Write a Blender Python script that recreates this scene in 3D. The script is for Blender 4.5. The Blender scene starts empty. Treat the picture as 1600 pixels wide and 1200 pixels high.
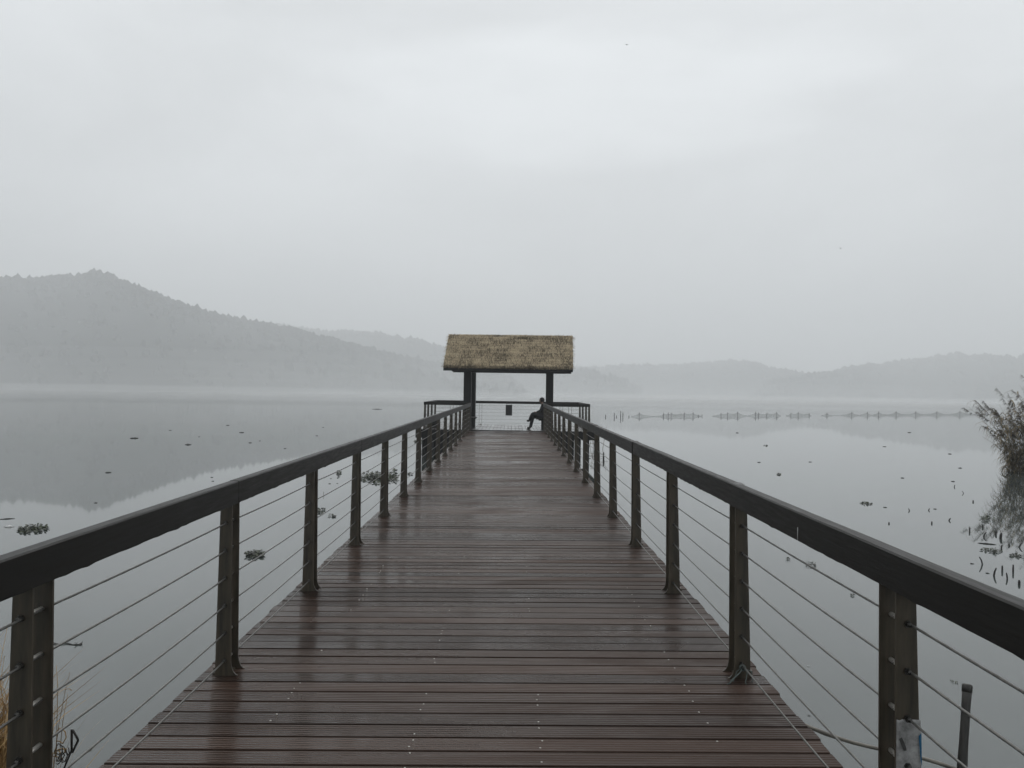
import bpy, bmesh, math, random
from mathutils import Vector, Matrix, noise
random.seed(7)
R = math.radians
scene = bpy.context.scene
col = scene.collection

# ------------------------------------------------------------------ camera
CAM_H = 1.6
RISE = R(0.31)                        # the deck climbs a little away from the shore
ROLL, PITCH, YAW = R(0.849), R(0.388) + RISE, R(0.074)
cd = bpy.data.cameras.new("camera")
cam = bpy.data.objects.new("camera", cd)
col.objects.link(cam)
cd.sensor_width = 36.0
cd.lens = 36.0 * 1294.0 / 1600.0
cd.clip_start = 0.05
cd.clip_end = 6000.0
cam.matrix_world = (Matrix.Translation((0, 0, CAM_H)) @ Matrix.Rotation(-YAW, 4, 'Z')
                    @ Matrix.Rotation(R(90) + PITCH, 4, 'X') @ Matrix.Rotation(ROLL, 4, 'Z'))
scene.camera = cam

# ------------------------------------------------------------------ sky, sun, exposure
SUN_EL, SUN_AZ = R(58), R(6)          # azimuth clockwise from +Y
SKY_STRENGTH = 0.10
w = bpy.data.worlds.new("World")
scene.world = w
w.use_nodes = True
nt = w.node_tree
nt.nodes.clear()
N = nt.nodes.new
L = nt.links.new
out = N('ShaderNodeOutputWorld')
bg = N('ShaderNodeBackground')
bg.inputs['Strength'].default_value = SKY_STRENGTH
sky = N('ShaderNodeTexSky')
sky.sky_type = 'NISHITA'
sky.sun_disc = False
sky.sun_elevation = SUN_EL
sky.sun_rotation = SUN_AZ
sky.dust_density = 4.0
hsv = N('ShaderNodeHueSaturation')
hsv.inputs['Saturation'].default_value = 0.10
L(sky.outputs[0], hsv.inputs['Color'])
# unbroken stratus deck: soft large cloud masses, a thinner bright patch ahead
tc = N('ShaderNodeTexCoord')
mp = N('ShaderNodeMapping')
mp.inputs['Scale'].default_value = (1.0, 1.0, 2.6)
L(tc.outputs['Generated'], mp.inputs['Vector'])
nz = N('ShaderNodeTexNoise')
nz.inputs['Scale'].default_value = 1.9
nz.inputs['Detail'].default_value = 5.0
nz.inputs['Roughness'].default_value = 0.55
nz.inputs['Distortion'].default_value = 0.3
L(mp.outputs[0], nz.inputs['Vector'])
sep = N('ShaderNodeSeparateXYZ'); L(tc.outputs['Generated'], sep.inputs[0])
def mnode(op, a_, b_):
    n_ = N('ShaderNodeMath'); n_.operation = op
    for i_, v_ in enumerate((a_, b_)):
        if hasattr(v_, 'is_linked'): L(v_, n_.inputs[i_])
        else: n_.inputs[i_].default_value = v_
    return n_.outputs[0]
nz2 = N('ShaderNodeTexNoise'); nz2.inputs['Scale'].default_value = 5.5; nz2.inputs['Detail'].default_value = 4.0
L(mp.outputs[0], nz2.inputs['Vector'])
wob = mnode('MULTIPLY', mnode('SUBTRACT', nz2.outputs['Fac'], 0.5), 1.7)
gx = mnode('DIVIDE', mnode('SUBTRACT', sep.outputs['X'], 0.09), 0.34)
gz = mnode('DIVIDE', mnode('SUBTRACT', sep.outputs['Z'], 0.335), 0.08)
dd = mnode('ADD', mnode('ADD', mnode('MULTIPLY', gx, gx), mnode('MULTIPLY', gz, gz)), wob)
ahead = mnode('GREATER_THAN', sep.outputs['Y'], 0.0)
glow = N('ShaderNodeMapRange')
glow.interpolation_type = 'SMOOTHERSTEP'
glow.inputs['From Min'].default_value = 1.3
glow.inputs['From Max'].default_value = -0.1
glow.inputs['To Min'].default_value = 0.0
glow.inputs['To Max'].default_value = 1.2
L(dd, glow.inputs['Value'])
glowv = mnode('MULTIPLY', glow.outputs[0], ahead)
nzr = N('ShaderNodeMapRange')
nzr.inputs['From Min'].default_value = 0.3
nzr.inputs['From Max'].default_value = 0.7
nzr.inputs['To Min'].default_value = -1.0
nzr.inputs['To Max'].default_value = 1.0
L(nz.outputs['Fac'], nzr.inputs['Value'])
CLOUD = 8.15
add1 = N('ShaderNodeMath'); add1.operation = 'ADD'
add1.inputs[1].default_value = CLOUD
L(nzr.outputs[0], add1.inputs[0])
add2 = N('ShaderNodeMath'); add2.operation = 'ADD'
L(add1.outputs[0], add2.inputs[0]); L(glowv, add2.inputs[1])
cc = N('ShaderNodeVectorMath'); cc.operation = 'SCALE'
cc.inputs[0].default_value = (0.952, 0.988, 1.016)
ovc = N('ShaderNodeMapRange')
ovc.inputs['From Min'].default_value = 0.0; ovc.inputs['From Max'].default_value = 0.36
ovc.inputs['To Min'].default_value = 0.87; ovc.inputs['To Max'].default_value = 1.04
L(sep.outputs['Z'], ovc.inputs['Value'])
mul = N('ShaderNodeMath'); mul.operation = 'MULTIPLY'
L(add2.outputs[0], mul.inputs[0]); L(ovc.outputs[0], mul.inputs[1])
L(mul.outputs[0], cc.inputs['Scale'])
mx = N('ShaderNodeMixRGB')
mx.inputs['Fac'].default_value = 0.92
L(hsv.outputs[0], mx.inputs[1]); L(cc.outputs[0], mx.inputs[2])
L(mx.outputs[0], bg.inputs['Color'])
L(bg.outputs[0], out.inputs['Surface'])

sd = bpy.data.lights.new("sun", 'SUN')
sd.energy = 1.2
sd.angle = R(60)
sd.color = (1.0, 0.97, 0.93)
sun = bpy.data.objects.new("sun", sd)
col.objects.link(sun)
sv = Vector((math.sin(SUN_AZ) * math.cos(SUN_EL), math.cos(SUN_AZ) * math.cos(SUN_EL), math.sin(SUN_EL)))
sun.rotation_euler = sv.to_track_quat('Z', 'Y').to_euler()
sun.location = (0, 0, 60)

scene.view_settings.view_transform = 'Standard'
scene.view_settings.look = 'None'
scene.view_settings.exposure = 0.0
scene.view_settings.gamma = 1.0
scene.view_settings.use_curve_mapping = False
scene.cycles.max_bounces = 10
scene.cycles.volume_bounces = 6
scene.cycles.use_denoising = True

ZW = -0.9                              # water level; the deck is z = 0 at x = 0
HAZE = 0.00112

# ------------------------------------------------------------------ helpers
def ray(px, py):
    v = cam.matrix_world.to_3x3() @ Vector(((px - 800) / 1294.0, -(py - 600) / 1294.0, -1.0))
    return v

def at(px, py, z=ZW):
    """the point of the plane z seen at a pixel of the 1600 x 1200 photograph"""
    v = ray(px, py)
    t = (z - CAM_H) / v.z
    return Vector((v.x * t, v.y * t, z))

def at_y(px, py, y):
    v = ray(px, py)
    t = y / v.y
    return Vector((v.x * t, y, CAM_H + v.z * t))

class MB:
    """collects shapes and links them as ONE mesh object"""
    def __init__(s):
        s.v = []; s.f = []; s.sm = []; s.att = []
    def mesh(s, verts, faces, smooth=False, val=0.5):
        o = len(s.v)
        s.v += [tuple(p) for p in verts]
        s.att += [val] * len(verts)
        for f in faces:
            s.f.append([i + o for i in f]); s.sm.append(smooth)
    def box(s, x0, x1, y0, y1, z0, z1, val=0.5, fn=None):
        vs = [(x0, y0, z0), (x1, y0, z0), (x1, y1, z0), (x0, y1, z0), (x0, y0, z1), (x1, y0, z1), (x1, y1, z1), (x0, y1, z1)]
        if fn: vs = [fn(*p) for p in vs]
        s.mesh(vs, [(0, 3, 2, 1), (4, 5, 6, 7), (0, 1, 5, 4), (1, 2, 6, 5), (2, 3, 7, 6), (3, 0, 4, 7)], False, val)
    def bbox(s, x0, x1, y0, y1, z0, z1, b=0.006, val=0.5, fn=None):
        """box with chamfered edges"""
        bm = bmesh.new()
        bmesh.ops.create_cube(bm, size=1.0)
        for v in bm.verts:
            v.co = Vector(((x0 + x1) / 2 + v.co.x * (x1 - x0), (y0 + y1) / 2 + v.co.y * (y1 - y0), (z0 + z1) / 2 + v.co.z * (z1 - z0)))
        bmesh.ops.bevel(bm, geom=bm.edges[:], offset=b, segments=2, affect='EDGES', profile=0.5)
        bm.verts.index_update()
        vs = [v.co.copy() for v in bm.verts]
        if fn: vs = [fn(*p) for p in vs]
        s.mesh(vs, [[v.index for v in f.verts] for f in bm.faces], False, val)
        bm.free()
    def tube(s, pts, r, n=6, caps=True, val=0.5, smooth=True):
        pts = [Vector(p) for p in pts]
        rs = r if isinstance(r, (list, tuple)) else [r] * len(pts)
        vs = []; fs = []
        t0 = (pts[1] - pts[0]).normalized()
        up = Vector((0, 0, 1)) if abs(t0.z) < 0.9 else Vector((1, 0, 0))
        a = t0.cross(up).normalized()
        for i, p in enumerate(pts):
            t = (pts[min(i + 1, len(pts) - 1)] - pts[max(i - 1, 0)])
            if t.length < 1e-9: t = t0
            t.normalize()
            a = (a - t * a.dot(t))
            if a.length < 1e-6: a = t.orthogonal()
            a.normalize()
            b = t.cross(a)
            for k in range(n):
                q = 2 * math.pi * k / n
                vs.append(p + (a * math.cos(q) + b * math.sin(q)) * rs[i])
        for i in range(len(pts) - 1):
            for k in range(n):
                k2 = (k + 1) % n
                fs.append((i * n + k, i * n + k2, (i + 1) * n + k2, (i + 1) * n + k))
        if caps:
            fs.append(tuple(range(n - 1, -1, -1)))
            fs.append(tuple(range((len(pts) - 1) * n, len(pts) * n)))
        s.mesh(vs, fs, smooth, val)
    def strip(s, pts, w, side=Vector((1, 0, 0)), val=0.5, fold=0.0):
        """a tapering blade along pts (two faces wide when folded)"""
        pts = [Vector(p) for p in pts]
        n = len(pts); vs = []; fs = []
        for i, p in enumerate(pts):
            t = i / (n - 1)
            ww = w * (min(1, 0.35 + t * 4) * (1 - t) ** 0.6 if i < n - 1 else 0.02)
            vs += [p - side * ww, p + Vector((0, 0, -fold * ww)), p + side * ww]
        for i in range(n - 1):
            a = i * 3
            fs += [(a, a + 1, a + 4, a + 3), (a + 1, a + 2, a + 5, a + 4)]
        s.mesh(vs, fs, True, val)
    def prism(s, poly, y0, y1, val=0.5):
        """poly in (x, z), extruded from y0 to y1"""
        n = len(poly)
        vs = [(x, y0, z) for x, z in poly] + [(x, y1, z) for x, z in poly]
        fs = [tuple(range(n)), tuple(range(2 * n - 1, n - 1, -1))]
        for i in range(n):
            j = (i + 1) % n
            fs.append((i, i + n, j + n, j))
        s.mesh(vs, fs, False, val)
    def data(s, name, mat, fix=True):
        me = bpy.data.meshes.new(name)
        me.from_pydata(s.v, [], s.f)
        me.polygons.foreach_set('use_smooth', s.sm)
        at_ = me.attributes.new('rnd', 'FLOAT', 'POINT')
        at_.data.foreach_set('value', s.att)
        if fix:
            bm = bmesh.new(); bm.from_mesh(me)
            bmesh.ops.recalc_face_normals(bm, faces=bm.faces[:])
            bm.to_mesh(me); bm.free()
        if mat: me.materials.append(mat)
        me.update()
        return me
    def build(s, name, mat, parent=None, fix=True, loc=None):
        o = bpy.data.objects.new(name, s.data(name, mat, fix))
        col.objects.link(o)
        if parent: o.parent = parent
        if loc: o.location = loc
        return o

def tag(o, label=None, cat=None, group=None, kind=None):
    if label: o['label'] = label
    if cat: o['category'] = cat
    if group: o['group'] = group
    if kind: o['kind'] = kind
    return o

def empty(name, loc=(0, 0, 0), parent=None, rz=0.0):
    o = bpy.data.objects.new(name, None)
    o.empty_display_size = 0.2
    col.objects.link(o)
    o.location = loc
    o.rotation_euler = (0, 0, rz)
    if parent: o.parent = parent
    return o

ON_PIER = []
def copy_tree(o, parent=None):
    c = o.copy(); col.objects.link(c)
    c.parent = parent
    for ch in list(o.children): copy_tree(ch, c)
    return c

# ------------------------------------------------------------------ materials
class NT:
    def __init__(s, name):
        s.m = bpy.data.materials.new(name); s.m.use_nodes = True
        s.t = s.m.node_tree; s.b = s.t.nodes['Principled BSDF']
    def n(s, typ, **kw):
        x = s.t.nodes.new(typ)
        for k, v in kw.items():
            if hasattr(x, k) and k not in x.inputs.keys(): setattr(x, k, v)
            else: x.inputs[k].default_value = v
        return x
    def l(s, a, b): s.t.links.new(a, b)
    def set(s, **kw):
        for k, v in kw.items(): s.b.inputs[k.replace('_', ' ')].default_value = v

def ramp(m, fac, stops):
    r = m.n('ShaderNodeValToRGB')
    e = r.color_ramp.elements
    while len(e) < len(stops): e.new(0.5)
    for i, (p, c) in enumerate(stops):
        e[i].position = p; e[i].color = (*c, 1)
    m.l(fac, r.inputs['Fac'])
    return r.outputs['Color']

def simple(name, c0, c1, scale=8.0, rough=0.6, rvar=0.15, bump=0.0, stretch=(1, 1, 1), spec=0.5, metal=0.0, use_rnd=0.0):
    m = NT(name)
    t = m.n('ShaderNodeTexCoord')
    mp = m.n('ShaderNodeMapping'); mp.inputs['Scale'].default_value = stretch
    m.l(t.outputs['Object'], mp.inputs['Vector'])
    nz = m.n('ShaderNodeTexNoise', Scale=scale, Detail=6.0, Roughness=0.62)
    m.l(mp.outputs[0], nz.inputs['Vector'])
    fac = nz.outputs['Fac']
    if use_rnd:
        a = m.n('ShaderNodeAttribute', attribute_name='rnd')
        mm = m.n('ShaderNodeMapRange'); mm.inputs['From Min'].default_value = 0; mm.inputs['From Max'].default_value = 1
        mm.inputs['To Min'].default_value = -use_rnd; mm.inputs['To Max'].default_value = use_rnd
        m.l(a.outputs['Fac'], mm.inputs['Value'])
        ad = m.n('ShaderNodeMath', operation='ADD'); m.l(fac, ad.inputs[0]); m.l(mm.outputs[0], ad.inputs[1])
        fac = ad.outputs[0]
    m.l(ramp(m, fac, [(0.3, c0), (0.7, c1)]), m.b.inputs['Base Color'])
    rr = m.n('ShaderNodeMapRange'); rr.inputs['To Min'].default_value = max(0.02, rough - rvar); rr.inputs['To Max'].default_value = rough + rvar
    m.l(nz.outputs['Fac'], rr.inputs['Value']); m.l(rr.outputs[0], m.b.inputs['Roughness'])
    m.set(Specular_IOR_Level=spec, Metallic=metal)
    if bump:
        bp = m.n('ShaderNodeBump', Strength=0.6, Distance=bump)
        m.l(nz.outputs['Fac'], bp.inputs['Height']); m.l(bp.outputs[0], m.b.inputs['Normal'])
    return m.m

def deck_material(name, dark, light, axis, pitch, wet=(0.07, 0.62), groove=0.0016):
    """wet ribbed planks; axis = direction across the planks"""
    m = NT(name)
    t = m.n('ShaderNodeTexCoord')
    sp = m.n('ShaderNodeSeparateXYZ'); m.l(t.outputs['Object'], sp.inputs[0])
    mp = m.n('ShaderNodeMapping'); mp.inputs['Scale'].default_value = (1.2, 14, 14) if axis == 'Y' else (14, 1.2, 14)
    m.l(t.outputs['Object'], mp.inputs['Vector'])
    grain = m.n('ShaderNodeTexNoise', Scale=3.0, Detail=8.0, Roughness=0.65); m.l(mp.outputs[0], grain.inputs['Vector'])
    big = m.n('ShaderNodeTexNoise', Scale=0.9, Detail=5.0, Roughness=0.6, Distortion=0.8)
    mpb = m.n('ShaderNodeMapping'); mpb.inputs['Scale'].default_value = (0.55, 1.9, 1.0) if axis == 'Y' else (1, 1, 1)
    m.l(t.outputs['Object'], mpb.inputs['Vector']); m.l(mpb.outputs[0], big.inputs['Vector'])
    a = m.n('ShaderNodeAttribute', attribute_name='rnd')
    s1 = m.n('ShaderNodeMath', operation='MULTIPLY'); s1.inputs[1].default_value = 0.55; m.l(a.outputs['Fac'], s1.inputs[0])
    s2 = m.n('ShaderNodeMath', operation='MULTIPLY'); s2.inputs[1].default_value = 0.5; m.l(grain.outputs['Fac'], s2.inputs[0])
    s3 = m.n('ShaderNodeMath', operation='ADD'); m.l(s1.outputs[0], s3.inputs[0]); m.l(s2.outputs[0], s3.inputs[1])
    c = ramp(m, s3.outputs[0], [(0.15, dark), (0.85, light)])
    # dry greyish scuffs
    sc = m.n('ShaderNodeTexNoise', Scale=26.0, Detail=4.0); m.l(mp.outputs[0], sc.inputs['Vector'])
    th = m.n('ShaderNodeMapRange'); th.inputs['From Min'].default_value = 0.66; th.inputs['From Max'].default_value = 0.78; th.inputs['To Max'].default_value = 0.45
    m.l(sc.outputs['Fac'], th.inputs['Value'])
    mxx = m.n('ShaderNodeMixRGB'); mxx.inputs[2].default_value = (light[0] * 2.2, light[1] * 2.4, light[2] * 2.6, 1)
    m.l(th.outputs[0], mxx.inputs['Fac']); m.l(c, mxx.inputs[1])
    m.l(mxx.outputs[0], m.b.inputs['Base Color'])
    # wet film: the deck falls to the left, so the left boards hold more water
    fall = m.n('ShaderNodeMath', operation='MULTIPLY_ADD'); fall.inputs[1].default_value = 0.07 if axis == 'Y' else 0.0
    m.l(sp.outputs['X'], fall.inputs[0]); m.l(big.outputs['Fac'], fall.inputs[2])
    brd = m.n('ShaderNodeMath', operation='MULTIPLY_ADD'); brd.inputs[1].default_value = 0.16
    m.l(a.outputs['Fac'], brd.inputs[0]); m.l(fall.outputs[0], brd.inputs[2])
    rr = m.n('ShaderNodeMapRange'); rr.inputs['From Min'].default_value = 0.44; rr.inputs['From Max'].default_value = 0.74
    rr.inputs['To Min'].default_value = wet[0]; rr.inputs['To Max'].default_value = wet[1]
    m.l(brd.outputs[0], rr.inputs['Value'])
    m.l(rr.outputs[0], m.b.inputs['Roughness'])
    # ribs
    mu = m.n('ShaderNodeMath', operation='MULTIPLY'); mu.inputs[1].default_value = 2 * math.pi / pitch
    m.l(sp.outputs[axis], mu.inputs[0])
    sn = m.n('ShaderNodeMath', operation='SINE'); m.l(mu.outputs[0], sn.inputs[0])
    ad = m.n('ShaderNodeMath', operation='MULTIPLY_ADD'); ad.inputs[1].default_value = 1.2
    m.l(grain.outputs['Fac'], ad.inputs[0]); m.l(sn.outputs[0], ad.inputs[2])
    bp = m.n('ShaderNodeBump', Strength=1.0, Distance=groove)
    m.l(ad.outputs[0], bp.inputs['Height']); m.l(bp.outputs[0], m.b.inputs['Normal'])
    m.set(Specular_IOR_Level=0.34, IOR=1.34)
    return m.m

M = {}
M['deck'] = deck_material('wet_deck_wood', (0.0098, 0.0060, 0.0045), (0.060, 0.0370, 0.0275), 'Y', 0.02378)
M['platform'] = deck_material('wet_platform_wood', (0.05, 0.045, 0.04), (0.11, 0.10, 0.095), 'X', 0.03, (0.06, 0.22))
M['rail'] = simple('wet_dark_rail_wood', (0.003, 0.003, 0.0027), (0.0155, 0.0145, 0.0125), 5.0, 0.48, 0.24, 0.0016, (14, 1.0, 14), 0.2)
M['plate'] = simple('olive_painted_steel', (0.014, 0.0115, 0.0075), (0.074, 0.060, 0.040), 3.0, 0.42, 0.22, 0.0006, (9, 9, 1.1))
M['steel'] = simple('stainless_cable', (0.085, 0.085, 0.08), (0.19, 0.187, 0.175), 60.0, 0.42, 0.1, 0.0, (1, 1, 1), 0.5, 0.7)
M['sleeve'] = simple('galvanised_sleeve', (0.5, 0.48, 0.44), (0.68, 0.66, 0.61), 40.0, 0.3, 0.1, 0.0, (1, 1, 1), 0.5, 0.6)
M['nut'] = simple('dull_nut_steel', (0.03, 0.03, 0.028), (0.10, 0.098, 0.09), 60.0, 0.3, 0.1, 0.0, (1, 1, 1), 0.5, 0.8)
M['screw'] = simple('bright_screw_steel', (0.22, 0.215, 0.20), (0.5, 0.485, 0.45), 60.0, 0.35, 0.1, 0.0, (1, 1, 1), 0.5, 0.7)
M['beam'] = simple('dark_structural_timber', (0.003, 0.0033, 0.0034), (0.007, 0.0074, 0.0076), 4.0, 0.6, 0.12, 0.002, (6, 6, 1), 0.2)
M['joist'] = simple('black_wet_joist', (0.008, 0.007, 0.006), (0.016, 0.014, 0.012), 4.0, 0.7, 0.1)
M['thatch'] = simple('weathered_thatch', (0.075, 0.059, 0.036), (0.47, 0.385, 0.255), 2.2, 0.85, 0.08, 0.0, (1, 1, 1), 0.2, 0.0, 0.42)
M['thatch_under'] = simple('thatch_backing', (0.03, 0.024, 0.016), (0.06, 0.05, 0.034), 6.0, 0.9, 0.05)
M['reed_stem'] = simple('reed_stem', (0.07, 0.058, 0.03), (0.13, 0.105, 0.06), 5.0, 0.6, 0.1, 0, (1, 1, 1), 0.3, 0, 0.3)
M['reed_leaf'] = simple('reed_leaf', (0.042, 0.036, 0.015), (0.22, 0.165, 0.08), 3.0, 0.6, 0.1, 0, (1, 1, 1), 0.3, 0, 0.45)
M['plume'] = simple('reed_plume', (0.028, 0.022, 0.016), (0.07, 0.052, 0.036), 6.0, 0.9, 0.05, 0, (1, 1, 1), 0.2, 0, 0.3)
M['straw'] = simple('dry_bank_grass', (0.20, 0.115, 0.042), (0.46, 0.31, 0.14), 5.0, 0.7, 0.1, 0, (1, 1, 1), 0.3, 0, 0.5)
M['green'] = simple('floating_leaf', (0.008, 0.012, 0.005), (0.038, 0.052, 0.02), 9.0, 0.45, 0.15, 0, (1, 1, 1), 0.5, 0, 0.5)
M['dead'] = simple('dead_stalk', (0.006, 0.0055, 0.005), (0.018, 0.015, 0.012), 12.0, 0.6, 0.1)
M['bamboo'] = simple('weathered_bamboo', (0.009, 0.0085, 0.007), (0.03, 0.028, 0.023), 9.0, 0.5, 0.12, 0.001, (6, 6, 1))
M['bamboo_pale'] = simple('pale_wet_bamboo', (0.07, 0.064, 0.052), (0.20, 0.185, 0.155), 7.0, 0.4, 0.12, 0.001, (1, 4, 4))
M['twine'] = simple('grey_green_twine', (0.045, 0.06, 0.055), (0.10, 0.125, 0.115), 40.0, 0.7, 0.1)
M['foam'] = simple('white_foam', (0.55, 0.56, 0.55), (0.75, 0.75, 0.74), 9.0, 0.6, 0.1)
M['forest'] = simple('forest_foliage', (0.010, 0.014, 0.011), (0.016, 0.021, 0.016), 0.02, 0.9, 0.05, 0, (1, 1, 1), 0.02, 0, 0.3)
M['hill'] = simple('wooded_hillside', (0.010, 0.014, 0.011), (0.016, 0.021, 0.016), 0.02, 0.9, 0.05, 0, (1, 1, 1), 0.02)
M['mud'] = simple('lake_mud', (0.035, 0.028, 0.018), (0.08, 0.062, 0.04), 2.0, 0.7, 0.15, 0.02)
M['skin'] = simple('skin', (0.16, 0.095, 0.07), (0.22, 0.135, 0.10), 14.0, 0.5, 0.1)
M['hair'] = simple('black_hair', (0.006, 0.005, 0.005), (0.014, 0.012, 0.011), 30.0, 0.5, 0.1)
M['cloth'] = simple('black_jacket', (0.008, 0.009, 0.010), (0.016, 0.017, 0.019), 30.0, 0.85, 0.05)
M['trouser'] = simple('dark_trousers', (0.010, 0.011, 0.014), (0.02, 0.021, 0.026), 30.0, 0.85, 0.05)
M['shoe'] = simple('dark_shoe', (0.008, 0.008, 0.008), (0.016, 0.015, 0.014), 30.0, 0.5, 0.05)
M['board'] = simple('sign_board', (0.012, 0.014, 0.014), (0.022, 0.025, 0.025), 10.0, 0.5, 0.1)
M['bird'] = simple('dark_feathers', (0.02, 0.02, 0.022), (0.05, 0.05, 0.052), 10.0, 0.7, 0.1)
M['ball'] = simple('black_float', (0.008, 0.008, 0.008), (0.018, 0.018, 0.018), 10.0, 0.4, 0.1)

# fishing net: a fine mesh of dark twine, more gap than thread
m = NT('net_mesh')
t = m.n('ShaderNodeTexCoord')
vo = m.n('ShaderNodeTexNoise', Scale=7.0, Detail=3.0); m.l(t.outputs['Object'], vo.inputs['Vector'])
rr = m.n('ShaderNodeMapRange'); rr.inputs['From Min'].default_value = 0.3; rr.inputs['From Max'].default_value = 0.7
rr.inputs['To Min'].default_value = 0.16; rr.inputs['To Max'].default_value = 0.42
m.l(vo.outputs['Fac'], rr.inputs['Value']); m.l(rr.outputs[0], m.b.inputs['Alpha'])
m.set(Base_Color=(0.07, 0.085, 0.075, 1), Roughness=0.9)
M['net'] = m.m

# plastic film stuck round a post: milky, with a smudge and a blue printed strip
m = NT('milky_plastic_film')
t = m.n('ShaderNodeTexCoord')
nz = m.n('ShaderNodeTexNoise', Scale=28.0, Detail=6.0, Roughness=0.7); m.l(t.outputs['Object'], nz.inputs['Vector'])
c = ramp(m, nz.outputs['Fac'], [(0.3, (0.13, 0.13, 0.128)), (0.7, (0.38, 0.38, 0.375))])
m.l(c, m.b.inputs['Base Color'])
m.set(Roughness=0.28)
bp = m.n('ShaderNodeBump', Strength=0.5, Distance=0.003); m.l(nz.outputs['Fac'], bp.inputs['Height']); m.l(bp.outputs[0], m.b.inputs['Normal'])
M['film'] = m.m
M['blue'] = simple('blue_print', (0.004, 0.06, 0.13), (0.008, 0.11, 0.22), 40.0, 0.35, 0.1)
M['smudge'] = simple('mud_smudge', (0.03, 0.03, 0.03), (0.07, 0.07, 0.068), 60.0, 0.6, 0.1)

# lake: turbid grey-green water under a mirror-calm skin
m = NT('calm_turbid_water')
t = m.n('ShaderNodeTexCoord')
big = m.n('ShaderNodeTexNoise', Scale=0.05, Detail=4.0); m.l(t.outputs['Object'], big.inputs['Vector'])
c = ramp(m, big.outputs['Fac'], [(0.3, (0.040, 0.050, 0.047)), (0.7, (0.052, 0.062, 0.058))])
m.l(c, m.b.inputs['Base Color'])
m.set(IOR=1.70, Specular_IOR_Level=0.5)
ln = m.n('ShaderNodeVectorMath', operation='LENGTH'); m.l(t.outputs['Object'], ln.inputs[0])
brk = m.n('ShaderNodeTexNoise', Scale=0.012, Detail=3.0); m.l(t.outputs['Object'], brk.inputs['Vector'])
dsum = m.n('ShaderNodeMath', operation='MULTIPLY_ADD'); dsum.inputs[1].default_value = 90.0
m.l(brk.outputs['Fac'], dsum.inputs[0]); m.l(ln.outputs['Value'], dsum.inputs[2])
rf_ = m.n('ShaderNodeMapRange'); rf_.interpolation_type = 'SMOOTHSTEP'
rf_.inputs['From Min'].default_value = 100.0; rf_.inputs['From Max'].default_value = 380.0
rf_.inputs['To Min'].default_value = 0.028; rf_.inputs['To Max'].default_value = 0.24
m.l(dsum.outputs[0], rf_.inputs['Value']); m.l(rf_.outputs[0], m.b.inputs['Roughness'])
wv = m.n('ShaderNodeTexNoise', Scale=0.6, Detail=2.0); m.l(t.outputs['Object'], wv.inputs['Vector'])
bp = m.n('ShaderNodeBump', Strength=0.1, Distance=0.002)
m.l(wv.outputs['Fac'], bp.inputs['Height']); m.l(bp.outputs[0], m.b.inputs['Normal'])
M['water'] = m.m

# ------------------------------------------------------------------ setting: lake, banks, hills, haze
b = MB()
b.mesh([(-2400, -2400, ZW), (2400, -2400, ZW), (2400, 2400, ZW), (-2400, 2400, ZW)], [(0, 1, 2, 3)])
tag(b.build('lake_water', M['water']), kind='structure')

def interp(pts, x):
    if x <= pts[0][0]: return pts[0][1]
    for (a, ya), (c, yc) in zip(pts, pts[1:]):
        if x <= c: return ya + (yc - ya) * (x - a) / (c - a)
    return pts[-1][1]

FOREST = []
def hill(name, prof, d0, d1, nx, seed, trees, tsize, lower=3.5):
    """terrain that climbs from a shore at distance d0 to a ridge at d1; prof = ridge line"""
    xs0, xs1 = prof[0][0], prof[-1][0]
    rows = [0.0, 0.06, 0.14, 0.24, 0.36, 0.5, 0.64, 0.78, 0.9, 1.0, 1.12, 1.35, 1.7]
    b = MB(); vs = []; fs = []
    def pt(x, t):
        v = ray(x, interp(prof, x) + lower)
        hv = Vector((v.x, v.y)).normalized()
        el = v.z / Vector((v.x, v.y)).length
        D1 = d1 * (1 + 0.10 * math.sin(x * 0.006 + seed) + 0.04 * math.sin(x * 0.021 + seed * 2))
        D0 = d0 * (1 + 0.05 * math.sin(x * 0.009 + seed * 3))
        H = CAM_H + el * D1
        d = D0 + (D1 - D0) * t
        if t <= 1: z = ZW - 0.5 + (H - ZW + 0.5) * (t ** 0.85)
        else: z = H - (H - ZW) * ((t - 1) / 0.7) ** 1.2 * 1.05
        p = hv * d
        if 0 < t < 1:
            z += (noise.noise(Vector((p.x * 0.008, p.y * 0.008, seed))) * 0.10 + noise.noise(Vector((p.x * 0.027, p.y * 0.027, seed))) * 0.04) * (H - ZW) * math.sin(math.pi * t) * 0.8
        return Vector((p.x, p.y, z))
    for i in range(nx + 1):
        x = xs0 + (xs1 - xs0) * i / nx
        for t in rows: vs.append(pt(x, t))
    k = len(rows)
    for i in range(nx):
        for j in range(k - 1):
            fs.append((i * k + j, i * k + j + 1, (i + 1) * k + j + 1, (i + 1) * k + j))
    b.mesh(vs, fs, True)
    o = b.build(name, M['hill']); tag(o, kind='structure')
    rnd = random.Random(seed)
    for q in range(trees):
        x = rnd.uniform(xs0, xs1)
        t = rnd.choice((rnd.uniform(0.02, 1.0) if rnd.random() < 0.5 else rnd.uniform(0.97, 1.03), rnd.uniform(0.9, 1.06), rnd.uniform(0.97, 1.03), rnd.uniform(0.985, 1.02)))
        FOREST.append((pt(x, t), tsize * (rnd.uniform(0.5, 1.25) if t < 0.95 or rnd.random() < 0.75 else rnd.uniform(1.0, 1.4)), rnd.random()))

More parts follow.
